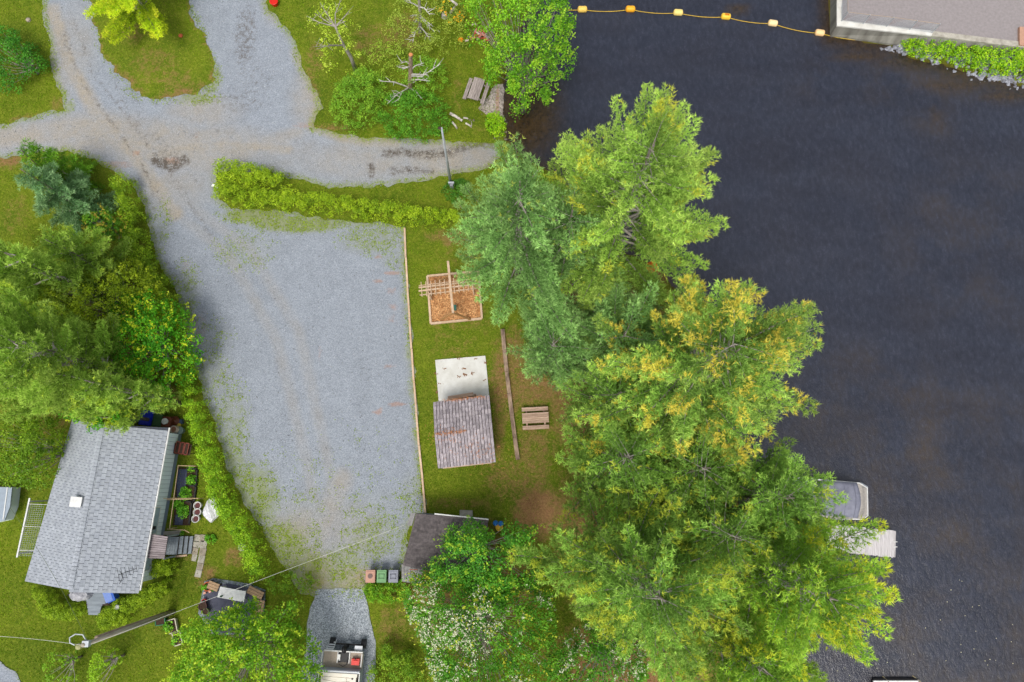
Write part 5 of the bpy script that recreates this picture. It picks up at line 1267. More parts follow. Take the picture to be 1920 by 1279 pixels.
pd = thing('shore_platform', 'small weathered plank platform seen between the pine branches', 'platform', P(1072,348,-.4))
for k in range(14):
    x0 = 1047+k*3.7; MB().beam(P(x0, 334+.25*k, -.25), P(x0+.6, 364+.1*k, -.25), .135, .04).build('board', WOODG, pd)
MB().box(P(1072,349,-.45), (2.0,1.1,.3)).build('frame', DARKW, pd)
for (cx, cy, rz, lb) in ((1222,509,.4,'orange garden chair beside the trunk gap, the southern one'),(1215,469,1.2,'orange garden chair almost hidden by pine boughs, the northern one')):
    c = G(cx, cy); t_ = thing('garden_chair', lb, 'chair', c, 'orange garden chairs on the shore'); OR = solid('chair_orange', (245,120,20), .9); R = Matrix.Rotation(rz, 3, 'Z')
    for k in range(5): MB().box(c+R@Vector((-.24+.12*k, .05, .36)), (.1,.5,.03), rz=rz).build('seat_slat', OR, t_)
    for k in range(5): MB().beam(c+R@Vector((-.24+.12*k, .28, .33)), c+R@Vector((-.28+.14*k, .5, .95)), .1, .03, up=tuple(R@Vector((0,1,.3)))).build('back_slat', OR, t_)
    for s_ in (-1, 1):
        MB().box(c+R@Vector((s_*.34, .05, .56)), (.12,.6,.03), rz=rz).build('armrest', OR, t_)
        for y_ in (-.18, .28): MB().box(c+R@Vector((s_*.33, y_, .28)), (.07,.07,.54), rz=rz).build('leg', OR, t_)

# pontoon boat on the driveway
pb = thing('pontoon_boat', 'white pontoon boat parked on the driveway with outboard motor toward the lot', 'boat', P(644,1260,0))
BZ = 1.15; ang = -.055; pc = P(643,1235,BZ); R = Matrix.Rotation(ang, 3, 'Z'); X0, Y0 = pc.x, pc.y
def L(x, y, z): v = R@Vector((x, y, 0)); return Vector((X0+v.x, Y0+v.y, z))
W2 = 1.26
def bx(name, c, d, mat, par=pb, lab=None): return MB().box(L(*c), d, rz=ang).build(name, mat, par, label=lab)
CARP = M('tan_deck_carpet', S(186,172,156,.78), S(164,152,138,.78), 12, 0, .95); VIN = M('cream_vinyl', S(236,230,216,.82), S(222,214,198,.82), 2, 0, .5, bump=.15)
ALU = solid('aluminium', (216,220,226), .8, .35); PBLU = solid('hull_grey', (190,196,210), .75)
bx('deck', (0,-3.3,BZ-.06), (W2*2, 7.5, .1), CARP)
for s_ in (-1, 1): MB().tube([L(s_*.92, .35, .62), L(s_*.92, .15, .62), L(s_*.92, -6.5, .62), L(s_*.92, -7.1, .7)], [.12,.32,.32,.08], 12).build('pontoon', ALU, pb, True)
for s_ in (-1, 1):                                                 # stern rails and side fences
    MB().tube([L(s_*W2, .42, BZ+.02), L(s_*W2, .42, BZ+.35), L(s_*W2, -.35, BZ+.38)], .03, 6).build('rail', WHITE, pb)
    bx('side_panel', (s_*(W2+.02), -3.8, BZ+.33), (.05, 6.4, .62), PBLU)
    MB().tube([L(s_*(W2+.02), -.6, BZ+.68), L(s_*(W2+.02), -7, BZ+.68)], .035, 6).build('rail', WHITE, pb)
bx('stern_edge', (0,.44,BZ), (W2*2, .07, .13), WHITE)
MB().beam(L(-W2,-.62,BZ+.66), L(W2,-.62,BZ+.66), .1, .05).build('gate_rail', ALU, pb)
bx('gate_panel', (0,-.56,BZ+.33), (W2*2, .05, .62), PBLU)
# motor well, bracket and outboard
bx('motor_well', (.05,.1,BZ+.02), (.72, .62, .06), BLACK)
for x_ in (-.33, .43): bx('well_edge', (x_,.08,BZ+.07), (.06, .66, .1), WHITE)
bx('battery_box', (-.22,.1,BZ+.12), (.16,.36,.14), WHITE)
om = MB(); om.lathe(L(.08,.62,BZ-.1), [(.1,0),(.17,.1),(.19,.32),(.16,.5),(.08,.6),(.02,.62)], 14); xx, yy = L(.08,.62,0).x, L(.08,.62,0).y
om.v = [(xx+(x-xx)*.85, yy+(y-yy)*1.35, z) for x, y, z in om.v]
mo = om.build('outboard_motor', BLACK, pb, True); MB().box(L(.08,.62,BZ-.45), (.14,.2,.8), rz=ang).build('motor_leg', BLACK, mo)
MB().lathe(L(.08,.7,BZ-.95), [(.04,0),(.2,.02),(.04,.05)], 8).build('propeller', METAL, mo)
MB().tube([L(-.22,-.02,BZ+.22), L(-.18,-.3,BZ+.18), L(.08,-.42,BZ+.18), L(.3,-.3,BZ+.18), L(.34,.1,BZ+.2)], .02, 6).build('hose', BLACK, mo)
for k in range(4): MB().beam(L(-1.12+.06*k*.5,.52+.1*k,BZ-.05-.16*k), L(-.68,.52+.1*k,BZ-.05-.16*k), .08, .03).build('ladder_step', ALU, pb)
for x_ in (-1.12,-.68): MB().tube([L(x_,.45,BZ), L(x_,.98,BZ-.7)], .025, 5).build('ladder_side', ALU, pb)
for x_ in (-.95, 1.1): 
    MB().tube([L(x_-.14,.8,.38), L(x_+.14,.8,.38)], .28, 12).build('trailer_wheel', BLACK, pb)
bx('trailer_frame', (0,.72,.5), (2.0,.08,.1), BLACK); bx('splash_plate', (.9,.62,BZ-.2), (.5,.3,.05), ALU)
# seats
bx('sun_pad', (-.02,-1.15,BZ+.5), (2.2,.92,.34), VIN); bx('bolster', (0,-.78,BZ+.6), (2.3,.2,.3), VIN)
for a, b in (((-1.0,-1.1),(-.1,-1.22)),((-.1,-1.22),(.7,-1.15)),((.5,-.85),(.5,-1.6)),((-1.05,-.92),(.95,-.95)),((.7,-1.15),(.8,-1.6))): MB().tube([L(*a,BZ+.675), L(*b,BZ+.675)], .008, 4).build('piping', solid('piping', (130,112,100)), pb)
bx('bench', (-1.02,-1.6,BZ+.35), (.3,.6,.4), VIN); bx('bench', (.95,-2.2,BZ+.35), (.42,1.6,.4), VIN)
for x_, y_ in ((.86,-.98),(-1.0,-1.5)): MB().lathe(L(x_,y_,BZ+.68), [(.055,0),(.06,.02),(.03,.022)], 10).build('cup_holder', BLACK, pb)
bx('console', (.2,-1.9,BZ+.4), (.45,.5,.7), BLACK)
rc_ = thing('fuel_can', 'red fuel can standing on the stern deck of the parked boat', 'fuel can', L(.86,-.1,BZ))
MB().box(L(.86,-.1,BZ+.14), (.5,.36,.26), rz=ang).build('body', RED, rc_); MB().box(L(.86,-.02,BZ+.3), (.36,.06,.05), rz=ang).build('handle', RED, rc_)
MB().lathe(L(.86,.1,BZ+.26), [(.045,0),(.045,.07),(.02,.08)], 8).build('cap', BLACK, rc_)
# ------------------------------------------------------------ trees
GA = [(66,98,48),(112,150,82),(154,190,112),(180,186,76)]
GB = [(76,106,40),(134,168,70),(178,202,98),(204,200,66)]
GC = [(74,104,42),(124,160,70),(172,198,96),(232,206,84)]
GD = [(66,96,38),(112,150,62),(156,188,86),(198,200,66)]
GE = [(72,106,34),(122,162,54),(168,196,74),(206,202,50)]
pine('white_pine', 'tall bluish-green pine overhanging the play frame', (975,345), 17.5, [(1060,330),(1010,258),(985,240),(945,265),(895,325),(860,362),(830,402),(862,450),(885,500),(815,538),(840,575),(915,590),(935,610),(962,645),(995,712),(1045,722),(1085,650),(1100,560),(1110,460),(1100,380)], 11, GA, .05, tuft=.19)
pine('white_pine', 'tall yellow-green pine with long boughs over the lake north of the golden one', (1228,268), 20, [(1022,245),(1065,235),(1070,178),(1098,188),(1110,215),(1165,158),(1205,152),(1208,190),(1240,182),(1282,168),(1290,230),(1312,285),(1368,292),(1340,340),(1352,385),(1366,440),(1350,478),(1345,505),(1345,535),(1262,565),(1200,610),(1140,625),(1105,565),(1060,500),(1040,400),(1012,310)], 12, GB, .12, prof=.52)
pine('white_pine', 'golden-tipped pine in the middle of the lakeside grove', (1385,640), 20, [(1082,608),(1150,600),(1215,560),(1228,500),(1300,515),(1340,535),(1400,528),(1445,490),(1490,440),(1492,525),(1556,570),(1512,612),(1540,690),(1500,748),(1525,800),(1490,840),(1462,862),(1380,900),(1300,905),(1240,885),(1190,900),(1110,830),(1120,740),(1098,655)], 13, GC, .36, prof=.5)
pine('white_pine', 'green pine with pale tips right of the pinkish picnic table', (1185,855), 13, [(1060,840),(1060,800),(1085,755),(1088,700),(1130,740),(1240,780),(1300,860),(1290,960),(1200,1000),(1100,1010),(1060,990),(1048,900)], 14, GD, .12, prof=.5)
pine('white_pine', 'dark pine behind the moored boat', (1490,930), 15, [(1290,870),(1380,860),(1480,820),(1515,850),(1505,885),(1545,875),(1548,930),(1562,922),(1585,965),(1570,1000),(1500,1050),(1380,1060),(1290,1000)], 15, GD, .08, prof=.5)
pine('white_pine', 'broad pine with radiating boughs at the bottom of the grove', (1245,1128), 18, [(962,1050),(985,965),(1060,980),(1100,945),(1150,915),(1200,900),(1300,930),(1380,980),(1420,1060),(1410,1160),(1370,1240),(1310,1290),(1230,1290),(1180,1220),(1120,1200),(1085,1180),(1030,1150),(985,1105)], 16, GD, .32, prof=.5)
pine('white_pine', 'bright green lakeside pine beside the plank dock', (1570,1128), 19, [(1390,1010),(1440,960),(1500,935),(1560,930),(1610,955),(1660,985),(1625,1010),(1652,1045),(1636,1090),(1650,1122),(1655,1165),(1655,1205),(1620,1245),(1550,1232),(1520,1260),(1430,1280),(1350,1230),(1360,1100)], 17, GE, .3, prof=.5)
pine('white_pine', 'light green pine filling the bottom edge beside the lake', (1440,1260), 14, [(1330,1190),(1400,1160),(1500,1170),(1540,1215),(1560,1260),(1570,1330),(1450,1380),(1330,1350),(1280,1280)], 18, GE, .15, prof=.5)
pine('white_pine', 'slender dark pine between the shelter lawn and the golden pine', (1040,640), 11, [(955,600),(1000,540),(1110,520),(1150,640),(1130,720),(1060,725),(1000,700),(962,655)], 19, GA, .0, prof=.4)
pine('white_pine', 'lower pine filling the gap between the two tallest', (1175,625), 12, [(1060,540),(1160,500),(1260,520),(1300,620),(1250,720),(1150,750),(1080,710),(1050,620)], 20, GA, .0, prof=.4)
pine('white_pine', 'green pine between the two tallest crowns at the shore platform', (1075,395), 14, None, 28, GA, .0, prof=.45, rad=3.4, dens=.75)
pine('white_pine', 'dark green pine under the golden crown on the landward side', (1165,735), 12, None, 29, GD, .0, prof=.45, rad=2.8, dens=.75)
pine('white_pine', 'mid-green pine between the golden crown and the moored boat', (1330,880), 13, None, 30, GD, .1, prof=.45, rad=3.6, dens=.75)
pine('white_pine', 'green pine between the broad pine and the dark one behind the boat', (1390,1010), 15, None, 53, GD, .15, prof=.45, rad=3.4, dens=.75)
# left-hand group
LP = [(84,116,34),(128,160,60),(164,190,84),(180,196,60)]
pine('white_pine', 'large soft green pine left of the house', (20,645), 14, [(-70,560),(20,560),(70,540),(120,590),(150,570),(190,600),(180,660),(200,690),(218,730),(215,775),(160,800),(120,780),(60,770),(0,790),(-80,760),(-110,650)], 21, LP, .1, tuft=.2, prof=.34, dens=1.4, zlo=.15)
pine('white_pine', 'pale green pine on the far left edge', (10,470), 12, [(-80,420),(-20,400),(20,405),(40,470),(35,560),(0,640),(-80,620),(-110,520)], 22, LP, .1, tuft=.2, prof=.4, dens=1.4, zlo=.15)
pine('white_pine', 'feathery pale pine south of the blue spruce', (85,450), 9, [(50,400),(68,378),(118,388),(130,420),(140,465),(120,510),(70,520),(45,470)], 23, LP, .1, tuft=.19, prof=.5, dens=1.4, rad=2.3)
pine('white_pine', 'green pine touching the north end of the house roof', (160,715), 11, [(95,690),(130,650),(180,660),(205,720),(215,765),(200,795),(150,800),(110,770)], 24, LP, .1, tuft=.2, prof=.35, dens=1.3, zlo=.15)
pine('blue_spruce', 'blue-green spruce tip pointing to the left edge above the pines', (38,317), 7.5, [(90,350),(100,320),(150,318),(190,350),(205,400),(190,430),(150,440),(110,425),(85,395)], 25, [(64,100,62),(106,144,96),(148,180,128),(120,150,110)], 0, .04, tuft=.2, prof=.85, dens=1.5, lift=.02, rad=2.5)
pine('green_spruce', 'dark green young spruce beside the left gravel lane', (42,273), 6.5, [(80,300),(110,285),(150,300),(172,330),(165,352),(130,352),(95,335)], 26, [(56,98,22),(86,132,34),(116,160,46),(100,140,40)], 0, .04, tuft=.18, prof=.85, dens=1.5, lift=.02, rad=1.9)
pine('larch', 'bright yellow-green larch at the top of the grass island', (190,-90), 7, [(130,-10),(150,20),(165,40),(190,28),(215,48),(240,42),(262,50),(290,45),(318,42),(335,30),(312,0),(330,-80),(230,-160),(120,-90)], 27, [(110,140,20),(166,190,36),(200,210,50),(214,214,60)], .2, tuft=.17, prof=.5, rad=3.9, dens=1.3, zlo=.2)
# the rest
MG = [(46,92,14),(84,136,22),(120,170,34),(150,186,48)]
broadleaf('maple', 'big bright green maple at the water by the first buoy', (985,60), 9, [(868,-60),(1060,-60),(1085,20),(1080,60),(1084,75),(1062,105),(1050,120),(1042,145),(1015,150),(1035,172),(1010,165),(985,160),(970,175),(955,150),(960,120),(925,130),(905,100),(912,60),(880,40),(866,0)], 31, MG, leaf=.16, clump=.5, per=40, tip=(150,186,50), tipf=.15, spiky=.2)
broadleaf('birch_tree', 'thin-leaved leaning tree with a bare grey trunk by the lot', (628,45), 6, [(568,35),(575,10),(610,-10),(650,0),(665,30),(655,60),(668,90),(645,112),(600,105),(592,80),(610,62),(575,45)], 32, [(120,150,30),(160,184,50),(190,206,80)], leaf=.12, clump=.4, per=18, cover=1.5, tip=(210,220,120), tipf=.2, limbs=False)
pp = thing('bare_trunk', 'leaning bare grey trunk with thin side twigs at the edge of the upper lot', 'tree', G(668,136)); b0, b1 = G(668,136), P(629,50,5.6)
MB().tube([b0, b0.lerp(b1,.35)+Vector((.12,0,0)), b0.lerp(b1,.7)+Vector((-.05,0,0)), b1], [.17,.14,.11,.08], 8).build('trunk', BARKP, pp, True)
tw_ = MB(); r_ = random.Random(4)
for q_ in ((575,30),(590,25),(600,5),(655,20),(648,40),(610,30),(596,92),(586,88),(640,0)):
    e = P(*q_, 5.8); s_ = b1 if q_[1] < 60 else b0.lerp(b1, .62); md = s_.lerp(e, .5)+Vector((r_.uniform(-.2,.2), r_.uniform(-.2,.2), .1)); tw_.tube([s_, md, e], [.05,.03,.012], 5, False)
    for k in range(4): d_ = Vector((r_.uniform(-.6,.6), r_.uniform(-.6,.6), .2)); tw_.tube([md.lerp(e, k/4), md.lerp(e, k/4)+d_], [.018,.006], 4, False)
tw_.build('branches', BARKP, pp)
def deadtree(name, label, bpx, tpx, h, r0, col, limbs_, seed, capc=None, sub=4):
    b0 = G(*bpx); b1 = P(*tpx, h); t_ = thing(name, label, 'tree', b0); MB().tube([b0, b0.lerp(b1,.5)+Vector((.04,0,0)), b1], [r0, r0*.85, r0*.7], 9).build('trunk', col, t_)
    if capc: MB().tube([b1-Vector((0,0,.02)), b1+Vector((0,0,.05))], r0*.72, 9).build('broken_top', capc, t_)
    m = MB(); r_ = random.Random(seed)
    for (f, q_, z) in limbs_:
        s_ = b0.lerp(b1, f); e = P(*q_, z); md = s_.lerp(e, .5)+Vector((r_.uniform(-.12,.12), r_.uniform(-.12,.12), .15)); m.tube([s_, md, e], [.06,.045,.015], 5, False)
        for k in range(sub):
            a_ = md.lerp(e, k/sub); d_ = ((e-s_).normalized()*.5+Vector((r_.uniform(-.5,.5), r_.uniform(-.5,.5), r_.uniform(0,.3)))).normalized()*r_.uniform(.35,.8); m.tube([a_, a_+d_*.6, a_+d_+Vector((r_.uniform(-.1,.1),)*3)], [.028,.02,.008], 4, False)
    m.build('branches', M('bleached_wood', S(232,228,222,.8), S(186,180,172,.75), 5, 0, .8), t_)
deadtree('dead_snag', 'broken-topped dead trunk with bleached white branches among the shrubs', (768,172), (770,103), 4.5, .2, M('peeling_bark', S(196,172,150), S(128,108,94), 6, 0, .9),
  [(.75,(752,118),4),(.7,(755,130),3.6),(.6,(795,118),3.8),(.45,(792,145),3.2),(.5,(802,140),3.4),(.35,(806,152),3.0),(.12,(712,152),2.4),(.12,(726,195),2.0),(.15,(746,190),2.0),(.1,(790,185),2.0),(.2,(826,120),3.0)], 6, solid('fresh_break', (226,150,96)))
deadtree('dead_pine', 'thin grey dead pine with fine bare twigs near the top edge', (788,62), (785,-10), 4.6, .14, BARKP, [(.2,(774,80),1.2),(.2,(808,78),1.6),(.5,(812,50),2.8),(.45,(815,60),2.5),(.5,(770,30),3),(.7,(768,5),4),(.7,(806,28),3.6),(.9,(800,0),4.4),(.3,(775,46),2)], 8, None, 5)
SG = [(76,118,28),(108,152,38),(142,176,52)]
broadleaf('leafy_shrub', 'rounded green shrub left of the snag', (675,170), 2.6, [(612,190),(625,150),(655,125),(690,110),(715,130),(720,180),(700,215),(655,232),(620,225)], 33, SG, leaf=.11, clump=.34, per=38, zlo=.1, cat='shrub', cover=2.1, limbs=False)
broadleaf('leafy_shrub', 'dense shrub under the snag, reaching the boat ramp road', (770,205), 2.4, [(700,200),(720,165),(770,160),(815,165),(842,190),(840,225),(820,250),(770,255),(720,245)], 34, [(50,98,20),(80,134,30),(110,160,44)], leaf=.11, clump=.34, per=38, zlo=.1, cat='shrub', cover=2.2, limbs=False)
broadleaf('leafy_shrub', 'upright shrub right behind the snag trunk', (800,140), 2.4, [(745,130),(760,100),(800,95),(830,110),(840,150),(810,175),(760,170)], 35, SG, leaf=.11, clump=.34, per=34, zlo=.1, cat='shrub', cover=1.8, limbs=False)
broadleaf('leafy_shrub', 'sparse olive shrub around the dead pine at the top', (800,40), 3.2, [(715,40),(740,-20),(800,-40),(870,-20),(880,30),(870,70),(830,85),(760,80)], 36, [(104,128,36),(132,152,52),(156,170,68)], leaf=.11, clump=.38, per=24, zlo=.1, cat='shrub', cover=1.7, limbs=False)
broadleaf('leafy_shrub', 'loose olive-green shrub between the leaning trunk and the snag', (715,105), 2.2, [(670,90),(700,65),(745,70),(765,100),(745,135),(700,140),(672,120)], 54, [(104,132,34),(132,158,48),(156,176,62)], leaf=.11, clump=.34, per=20, zlo=.1, cat='shrub', cover=1.4, limbs=False)
broadleaf('leafy_shrub', 'dark green shrub growing round the foot of the slim grey pole', (855,352), 1.1, [(828,352),(840,338),(870,332),(884,345),(880,368),(850,376),(832,368)], 37, [(40,84,20),(64,110,28),(90,136,36)], leaf=.1, clump=.22, per=30, zlo=.1, cat='shrub', limbs=False)
broadleaf('small_tree', 'dark green small tree on the top left lawn', (20,95), 3, [(-60,60),(-20,30),(20,45),(45,75),(70,105),(60,125),(35,130),(20,155),(-20,150),(-60,120)], 38, [(36,90,20),(60,120,28),(86,146,40)], leaf=.13, clump=.4, per=34, cover=2.2, zlo=.05)
YG = [(84,108,14),(122,144,22),(156,172,36)]
broadleaf('broadleaf_tree', 'yellow-green bushy tree in the middle of the left grove', (150,560), 6, [(28,500),(60,475),(130,480),(190,470),(250,475),(290,520),(325,580),(330,630),(270,640),(180,640),(90,640),(40,580)], 39, YG, leaf=.12, clump=.36, per=38, cover=2.4, zlo=.25, spiky=.1)
broadleaf('maple', 'shiny green maple with orange-yellow tips beside the long hedge', (255,628), 6, [(198,560),(215,540),(250,540),(275,525),(300,555),(330,570),(345,600),(365,620),(360,660),(355,700),(330,735),(285,745),(245,730),(200,705),(195,650),(205,600)], 40, [(44,108,16),(76,146,22),(116,176,34)], leaf=.15, clump=.42, per=40, tip=(206,200,40), tipf=.3, spiky=.25)
broadleaf('maple', 'low maple boughs hanging over the north end of the house roof', (205,775), 5.5, [(100,750),(140,740),(200,745),(225,750),(238,770),(225,792),(190,790),(180,815),(170,790),(120,785)], 41, [(40,100,16),(80,146,24),(120,172,34)], leaf=.14, clump=.34, per=34, tip=(200,200,40), tipf=.3, spiky=.2, zlo=.6)
broadleaf('broadleaf_tree', 'dark olive tree on the left edge above the pale trailer', (45,845), 6, [(-60,780),(10,770),(60,775),(105,790),(112,830),(95,880),(70,910),(20,915),(-60,900)], 42, [(60,92,14),(92,126,20),(128,156,34)], leaf=.13, clump=.4, per=42, cover=2.4, zlo=.2)
broadleaf('maple_sapling', 'little maple with reddish tips between spruce and hedge', (195,418), 3.2, [(150,408),(168,390),(200,388),(232,408),(236,430),(215,455),(190,450),(165,435)], 43, [(50,98,18),(84,132,26),(124,160,40)], leaf=.14, clump=.28, per=26, tip=(190,150,60), tipf=.12, zlo=.3, spiky=.3)
FG = [(40,96,24),(70,130,32),(104,160,44)]
broadleaf('cherry_tree', 'dense green tree with pointed shoots behind the shed', (890,1040), 8, [(790,1075),(820,1040),(832,1010),(850,975),(870,985),(890,968),(912,995),(932,1012),(952,1008),(975,970),(1008,985),(1010,1050),(1020,1100),(960,1130),(880,1120),(800,1110)], 44, FG, leaf=.13, clump=.42, per=46, tip=(170,190,50), tipf=.15, spiky=.5, cover=2.8)
broadleaf('flowering_tree', 'large tree sprinkled with white blossom below the shed', (890,1190), 8, [(748,1092),(790,1075),(850,1060),(940,1080),(1010,1090),(1050,1130),(1050,1200),(1080,1290),(1060,1400),(800,1400),(810,1290),(790,1220),(760,1160),(742,1120)], 45, [(40,92,20),(74,130,28),(110,160,40)], leaf=.13, clump=.44, per=46, tip=(190,180,50), tipf=.08, flower=.6, cover=2.8, spiky=.2)
broadleaf('flowering_tree', 'smaller white-blossomed tree at the bottom edge under the broad pine', (1150,1240), 7, [(1060,1210),(1100,1180),(1170,1170),(1210,1200),(1225,1260),(1210,1350),(1080,1380),(1040,1290)], 46, [(40,92,20),(74,130,28),(110,160,40)], leaf=.13, clump=.42, per=44, flower=.6, cover=2.6)
broadleaf('maple', 'leafy maple over the patio at the lower left', (430,1240), 7.5, [(310,1190),(350,1160),(385,1165),(430,1140),(470,1138),(490,1150),(540,1125),(550,1180),(585,1225),(590,1290),(560,1400),(330,1400),(295,1290),(330,1230),(350,1200)], 47, [(66,116,20),(104,152,28),(146,180,42)], leaf=.15, clump=.42, per=38, tip=(180,196,50), tipf=.2, spiky=.35, cover=2.8)
broadleaf('sapling', 'small bright sapling near the bottom edge by the pole', (183,1250), 3, [(165,1235),(180,1218),(202,1232),(205,1290),(185,1330),(160,1290)], 48, [(110,150,24),(140,172,36)], leaf=.12, clump=.25, per=22, zlo=.2, cover=1.5)
broadleaf('sapling', 'faint green sapling near the bottom left corner', (105,1250), 2.6, [(70,1240),(95,1220),(135,1225),(140,1290),(100,1330),(72,1290)], 49, [(90,134,20),(116,154,30)], leaf=.12, clump=.25, per=12, zlo=.2, cover=1.1)
broadleaf('leafy_shrub', 'bright bush below the wheeled bins', (715,1112), 1.5, [(678,1105),(690,1092),(750,1090),(770,1105),(765,1130),(720,1134),(685,1130)], 50, [(60,110,16),(96,142,22),(134,168,36)], leaf=.1, clump=.24, per=36, zlo=.1, cat='shrub', limbs=False)
broadleaf('leafy_shrub', 'bush along the east side of the driveway below the blossom tree', (735,1250), 2.2, [(685,1262),(705,1235),(722,1205),(745,1225),(775,1230),(790,1262),(800,1340),(690,1360)], 51, [(70,112,20),(104,140,30),(140,166,44)], leaf=.11, clump=.3, per=32, zlo=.1, cat='shrub', limbs=False, cover=2.0)
broadleaf('leafy_shrub', 'loose shrub where the long hedge meets the driveway', (540,1098), 1.7, [(488,1090),(520,1075),(560,1072),(588,1090),(580,1112),(545,1120),(500,1115)], 52, [(70,112,20),(104,140,30),(130,160,40)], leaf=.11, clump=.28, per=24, zlo=.1, cat='shrub', limbs=False, cover=1.5)
HC = [(84,114,14),(128,156,24),(164,186,38)]
hedge('cedar_hedge', 'clipped cedar hedge between the gravel lot and the upper road', [(420,372),(470,378),(540,384),(620,391),(700,401),(780,412),(864,422)], 1.25, 1.7, 61, HC, tip=(156,176,40), tipf=.25)
hedge('cedar_hedge', 'wide block of cedar hedge at the lot corner', None, 1, 1.8, 62, HC, poly=[(415,318),(440,313),(500,325),(548,345),(545,362),(480,362),(416,352)], tip=(156,176,40), tipf=.25)
hedge('cedar_hedge', 'long curving hedge down the west side of the gravel lot', [(244,350),(256,390),(264,440),(276,485),(300,530),(325,570),(345,625),(362,690)], 1.4, 2.0, 63, [(72,104,12),(112,144,24),(152,178,38)], tip=(150,170,40), tipf=.15)
hedge('cedar_hedge', 'southern stretch of the west hedge passing the house', [(360,690),(370,740),(384,790),(400,840),(413,890),(434,945),(464,990),(488,1035),(498,1080)], 1.25, 1.8, 64, [(70,110,12),(116,156,24),(156,190,38)], tip=(150,180,40), tipf=.2)
OC = [(84,108,14),(118,146,22),(150,172,36)]
hedge('clipped_shrub', 'egg-shaped clipped yellow-green shrub right of the south deck', None, 1, 1.5, 65, OC, 'shrub', leaf=.07, per=70, poly=[(196,1152),(206,1140),(232,1120),(262,1112),(300,1090),(325,1083),(322,1105),(290,1125),(262,1140),(244,1165),(212,1176),(198,1168)], clump=.2)
hedge('clipped_shrub', 'rounded clipped shrub beside the house steps', None, 1, 1.3, 66, OC, 'shrub', leaf=.07, per=70, poly=[(278,1050),(295,1040),(325,1042),(342,1058),(335,1073),(300,1078),(280,1068)], clump=.2)
hedge('clipped_shrub', 'low clipped shrub left of the covered grill', None, 1, 1.2, 67, OC, 'shrub', leaf=.07, per=60, poly=[(70,1098),(100,1105),(128,1125),(165,1128),(165,1148),(140,1160),(100,1155),(85,1130)], clump=.2)
for k, (x, y, rx, ry, s, lb) in enumerate(((362,900,10,9,.5,'leafy vegetable plant at the top of the bed'),(360,880,6,6,.35,'small vegetable plant in the north corner of the bed'),(350,925,10,12,.5,'large green vegetable plant in the middle of the bed'),(347,960,11,12,.5,'tall vegetable plant at the south end of the bed'),(335,944,10,10,.34,'low greens beside the house wall'),
        (396,1010,9,9,.45,'dark green plant beside the stepping slabs'),(322,1172,9,9,.3,'seedlings growing in the northern cream trough'),(333,1198,6,7,.25,'seedlings growing in the southern cream trough'),(402,1103,7,5,.4,'yellow-green potted plant on the patio'),(483,1121,6,6,.4,'bright green potted plant by the east bench'),(388,1100,5,5,.25,'leaves growing in the terracotta pot'),(343,1001,6,3,.3,'low plant at the corner of the landing'))):
    pc_ = [(x+rx*math.cos(a), y+ry*math.sin(a)) for a in np.linspace(0, 6.28, 9)[:-1]]
    z_ = .35 if 'trough' in lb or 'terracotta' in lb else 0
    o = hedge('leafy_plant', lb, None, 1, s, 70+k, [(50,100,20),(90,150,30),(130,180,50)], 'plant', leaf=.12, per=14, poly=pc_, clump=.16)
    o.location.z += z_
BKV = [(80,130,10),(124,170,20),(166,200,40)]
hedge('bank_plants', 'bright green plants covering the rocky bank below the ramp', None, 1, .7, 90, BKV, 'plants', leaf=.12, per=18, clump=.26, poly=[(1680,84),(1710,78),(1760,84),(1765,76),(1800,90),(1850,95),(1890,92),(1960,100),(1960,165),(1900,148),(1860,144),(1830,138),(1790,125),(1750,118),(1715,112),(1695,98)], tip=(190,205,40), tipf=.2)['kind'] = 'stuff'
hedge('shore_plants', 'yellow-green reeds at the end of the boat ramp road', None, 1, .6, 91, BKV, 'plants', leaf=.12, per=12, clump=.2, poly=[(915,218),(935,212),(948,230),(945,256),(925,258),(910,240)], tip=(190,205,40), tipf=.2)['kind'] = 'stuff'

# ------------------------------------------------------------ grass blades on the lawns, seedlings in the gravel
rng = np.random.default_rng(99)
N = 330000
x = rng.uniform(-42, 12, N); y = rng.uniform(-14, 40, N)
gi = gravel_in(x, y); sdv = shore_d(x, y); bv = brown_at(x, y)
clump = noise3(x*2.2, y*2.2, 77)
ok = ~gi & (sdv > .15) & (rng.uniform(size=N) < (1-.8*bv)*(.35+.9*clump))
hp = [(p.x, p.y) for p in (NW_, NE_, SE_, SW_)]; ok &= ~inside(x, y, hp) & ~inside(x, y, [(p.x, p.y) for p in padq]) & ~inside(x, y, [(p.x, p.y) for p in C4]) & ~inside(x, y, [(p.x, p.y) for p in pat])
x, y, bv = x[ok], y[ok], bv[ok]; z = hgt(x, y)+.045; n_ = len(x)
C = np.stack([x, y, z], 1); D = rng.normal(size=(n_, 3))*.8+np.array([0, 0, .8]); V = needles(C, rng.uniform(.07, .15, n_), D, .2)
big = noise3(x*.6, y*.6, 31); dk_ = blobs(x, y, DARKG)
pg = pal((92,128,18),(122,152,26),(152,170,44))/FK; k_ = np.clip(big*2.4-.4+rng.normal(size=n_)*.25, 0, 1.99); i_ = k_.astype(int); f_ = (k_-i_)[:, None]
col = (pg[i_]*(1-f_)+pg[i_+1]*f_)*(1-.3*dk_[:, None])*rng.uniform(.8, 1.2, (n_, 1)); bb = (bv[:, None]*rng.uniform(0, 1.2, (n_, 1))).clip(0, 1); col = col*(1-bb)+bb*(pal((170,140,84))[0]/FK)
c0 = (-14., 10., 0.); o = link('grass', cloud_mesh('grass', V, 3, np.repeat(col, 3, 0), c0), GRASSM); o.location = c0; tag(o, 'short mown grass blades over the lawns', 'grass', kind='stuff')
N = 700000
x = rng.uniform(-42, 0, N); y = rng.uniform(-14, 40, N); gi = gravel_in(x, y); x, y = x[gi], y[gi]
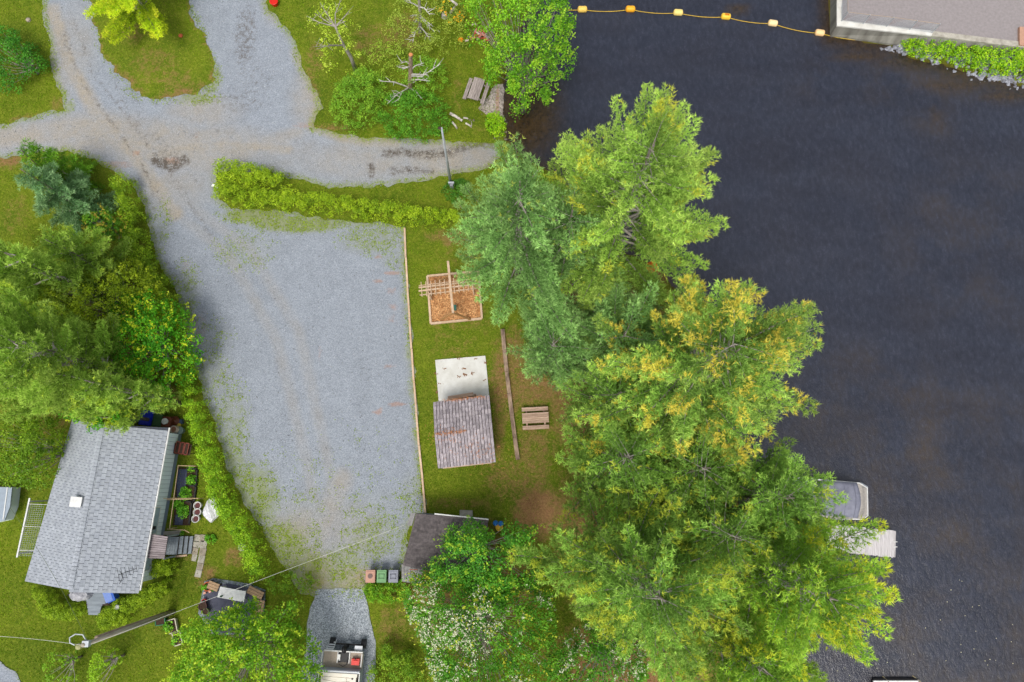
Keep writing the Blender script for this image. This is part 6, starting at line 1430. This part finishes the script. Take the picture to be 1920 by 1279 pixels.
e = np.minimum(pdist(x, y, GRAVEL), pdist(x, y, ISLAND)); wv = np.maximum(blobs(x, y, WEEDB), .8*sstep(.8, 0, e)); cl = noise3(x*3.2, y*3.2, 55)*.6+noise3(x*9, y*9, 56)*.4
ok = rng.uniform(size=len(x)) < np.clip((wv-.12)*1.3, 0, 1)*sstep(.52, .66, cl+.14*wv)*.9
x, y = x[ok], y[ok]; n_ = len(x); C = np.stack([x, y, hgt(x, y)+.05], 1)
V = leaves(C, rng.uniform(.05, .12, n_), rng.normal(size=(n_, 3))*np.array([1,1,.3]), rng.normal(size=(n_, 3))*.5+np.array([0,0,1.]), .3)
col = pal((140,164,36))[0]/FK*rng.uniform(.6, 1.25, (n_, 1)); o = link('weeds', cloud_mesh('weeds', V, 4, np.repeat(col, 4, 0), c0), GRASSM); o.location = c0; tag(o, 'low weeds and seedlings spreading into the gravel', 'weeds', kind='stuff')
# stray stones lying proud on the gravel
N = 9000; x = rng.uniform(-42, 0, N); y = rng.uniform(-14, 40, N); gi = gravel_in(x, y); x, y = x[gi], y[gi]; n_ = len(x); s = rng.uniform(.025, .06, n_)[:, None]; c = np.stack([x, y, hgt(x, y)+.03], 1)
oc = np.array([(1,0,0),(0,1,0),(-1,0,0),(0,-1,0),(0,0,.8)]); vv = c[:, None, :]+oc[None]*s[:, None, :]*rng.uniform(.6, 1.2, (n_, 5, 1)); tri = [(0,1,4),(1,2,4),(2,3,4),(3,0,4)]
V = vv[:, np.array(tri).ravel(), :].reshape(-1, 3); col = pal((200,204,212))[0]/FK*.72*rng.uniform(.45, 1.2, (n_, 1)); o = link('loose_stones', cloud_mesh('loose_stones', V, 3, np.repeat(col, 12, 0), c0), GRASSM); o.location = c0; tag(o, 'loose crushed stones lying on the gravel surface', 'stones', kind='stuff')

# fallen leaves on the concrete pad
lv = MB(); r_ = random.Random(12)
for cx_, cy_, n_ in ((833,690,4),(869,691,9),(872,702,11),(885,700,9),(861,706,6),(908,713,4),(860,673,5),(823,720,2),(891,673,4),(910,680,6),(818,700,6),(820,735,5)):
    for k in range(n_):
        p = P(cx_+r_.gauss(0,2), cy_+r_.gauss(0,1.2), .09+r_.random()*.015); lv.box(p, (r_.uniform(.06,.12), r_.uniform(.03,.06), .008), rz=r_.uniform(0,3.1))
tmesh(lv, 'dry_leaves', solid('dry_leaf', (150,106,70)), 'dry brown leaves scattered on the white concrete pad', 'dry leaves')['kind'] = 'stuff'
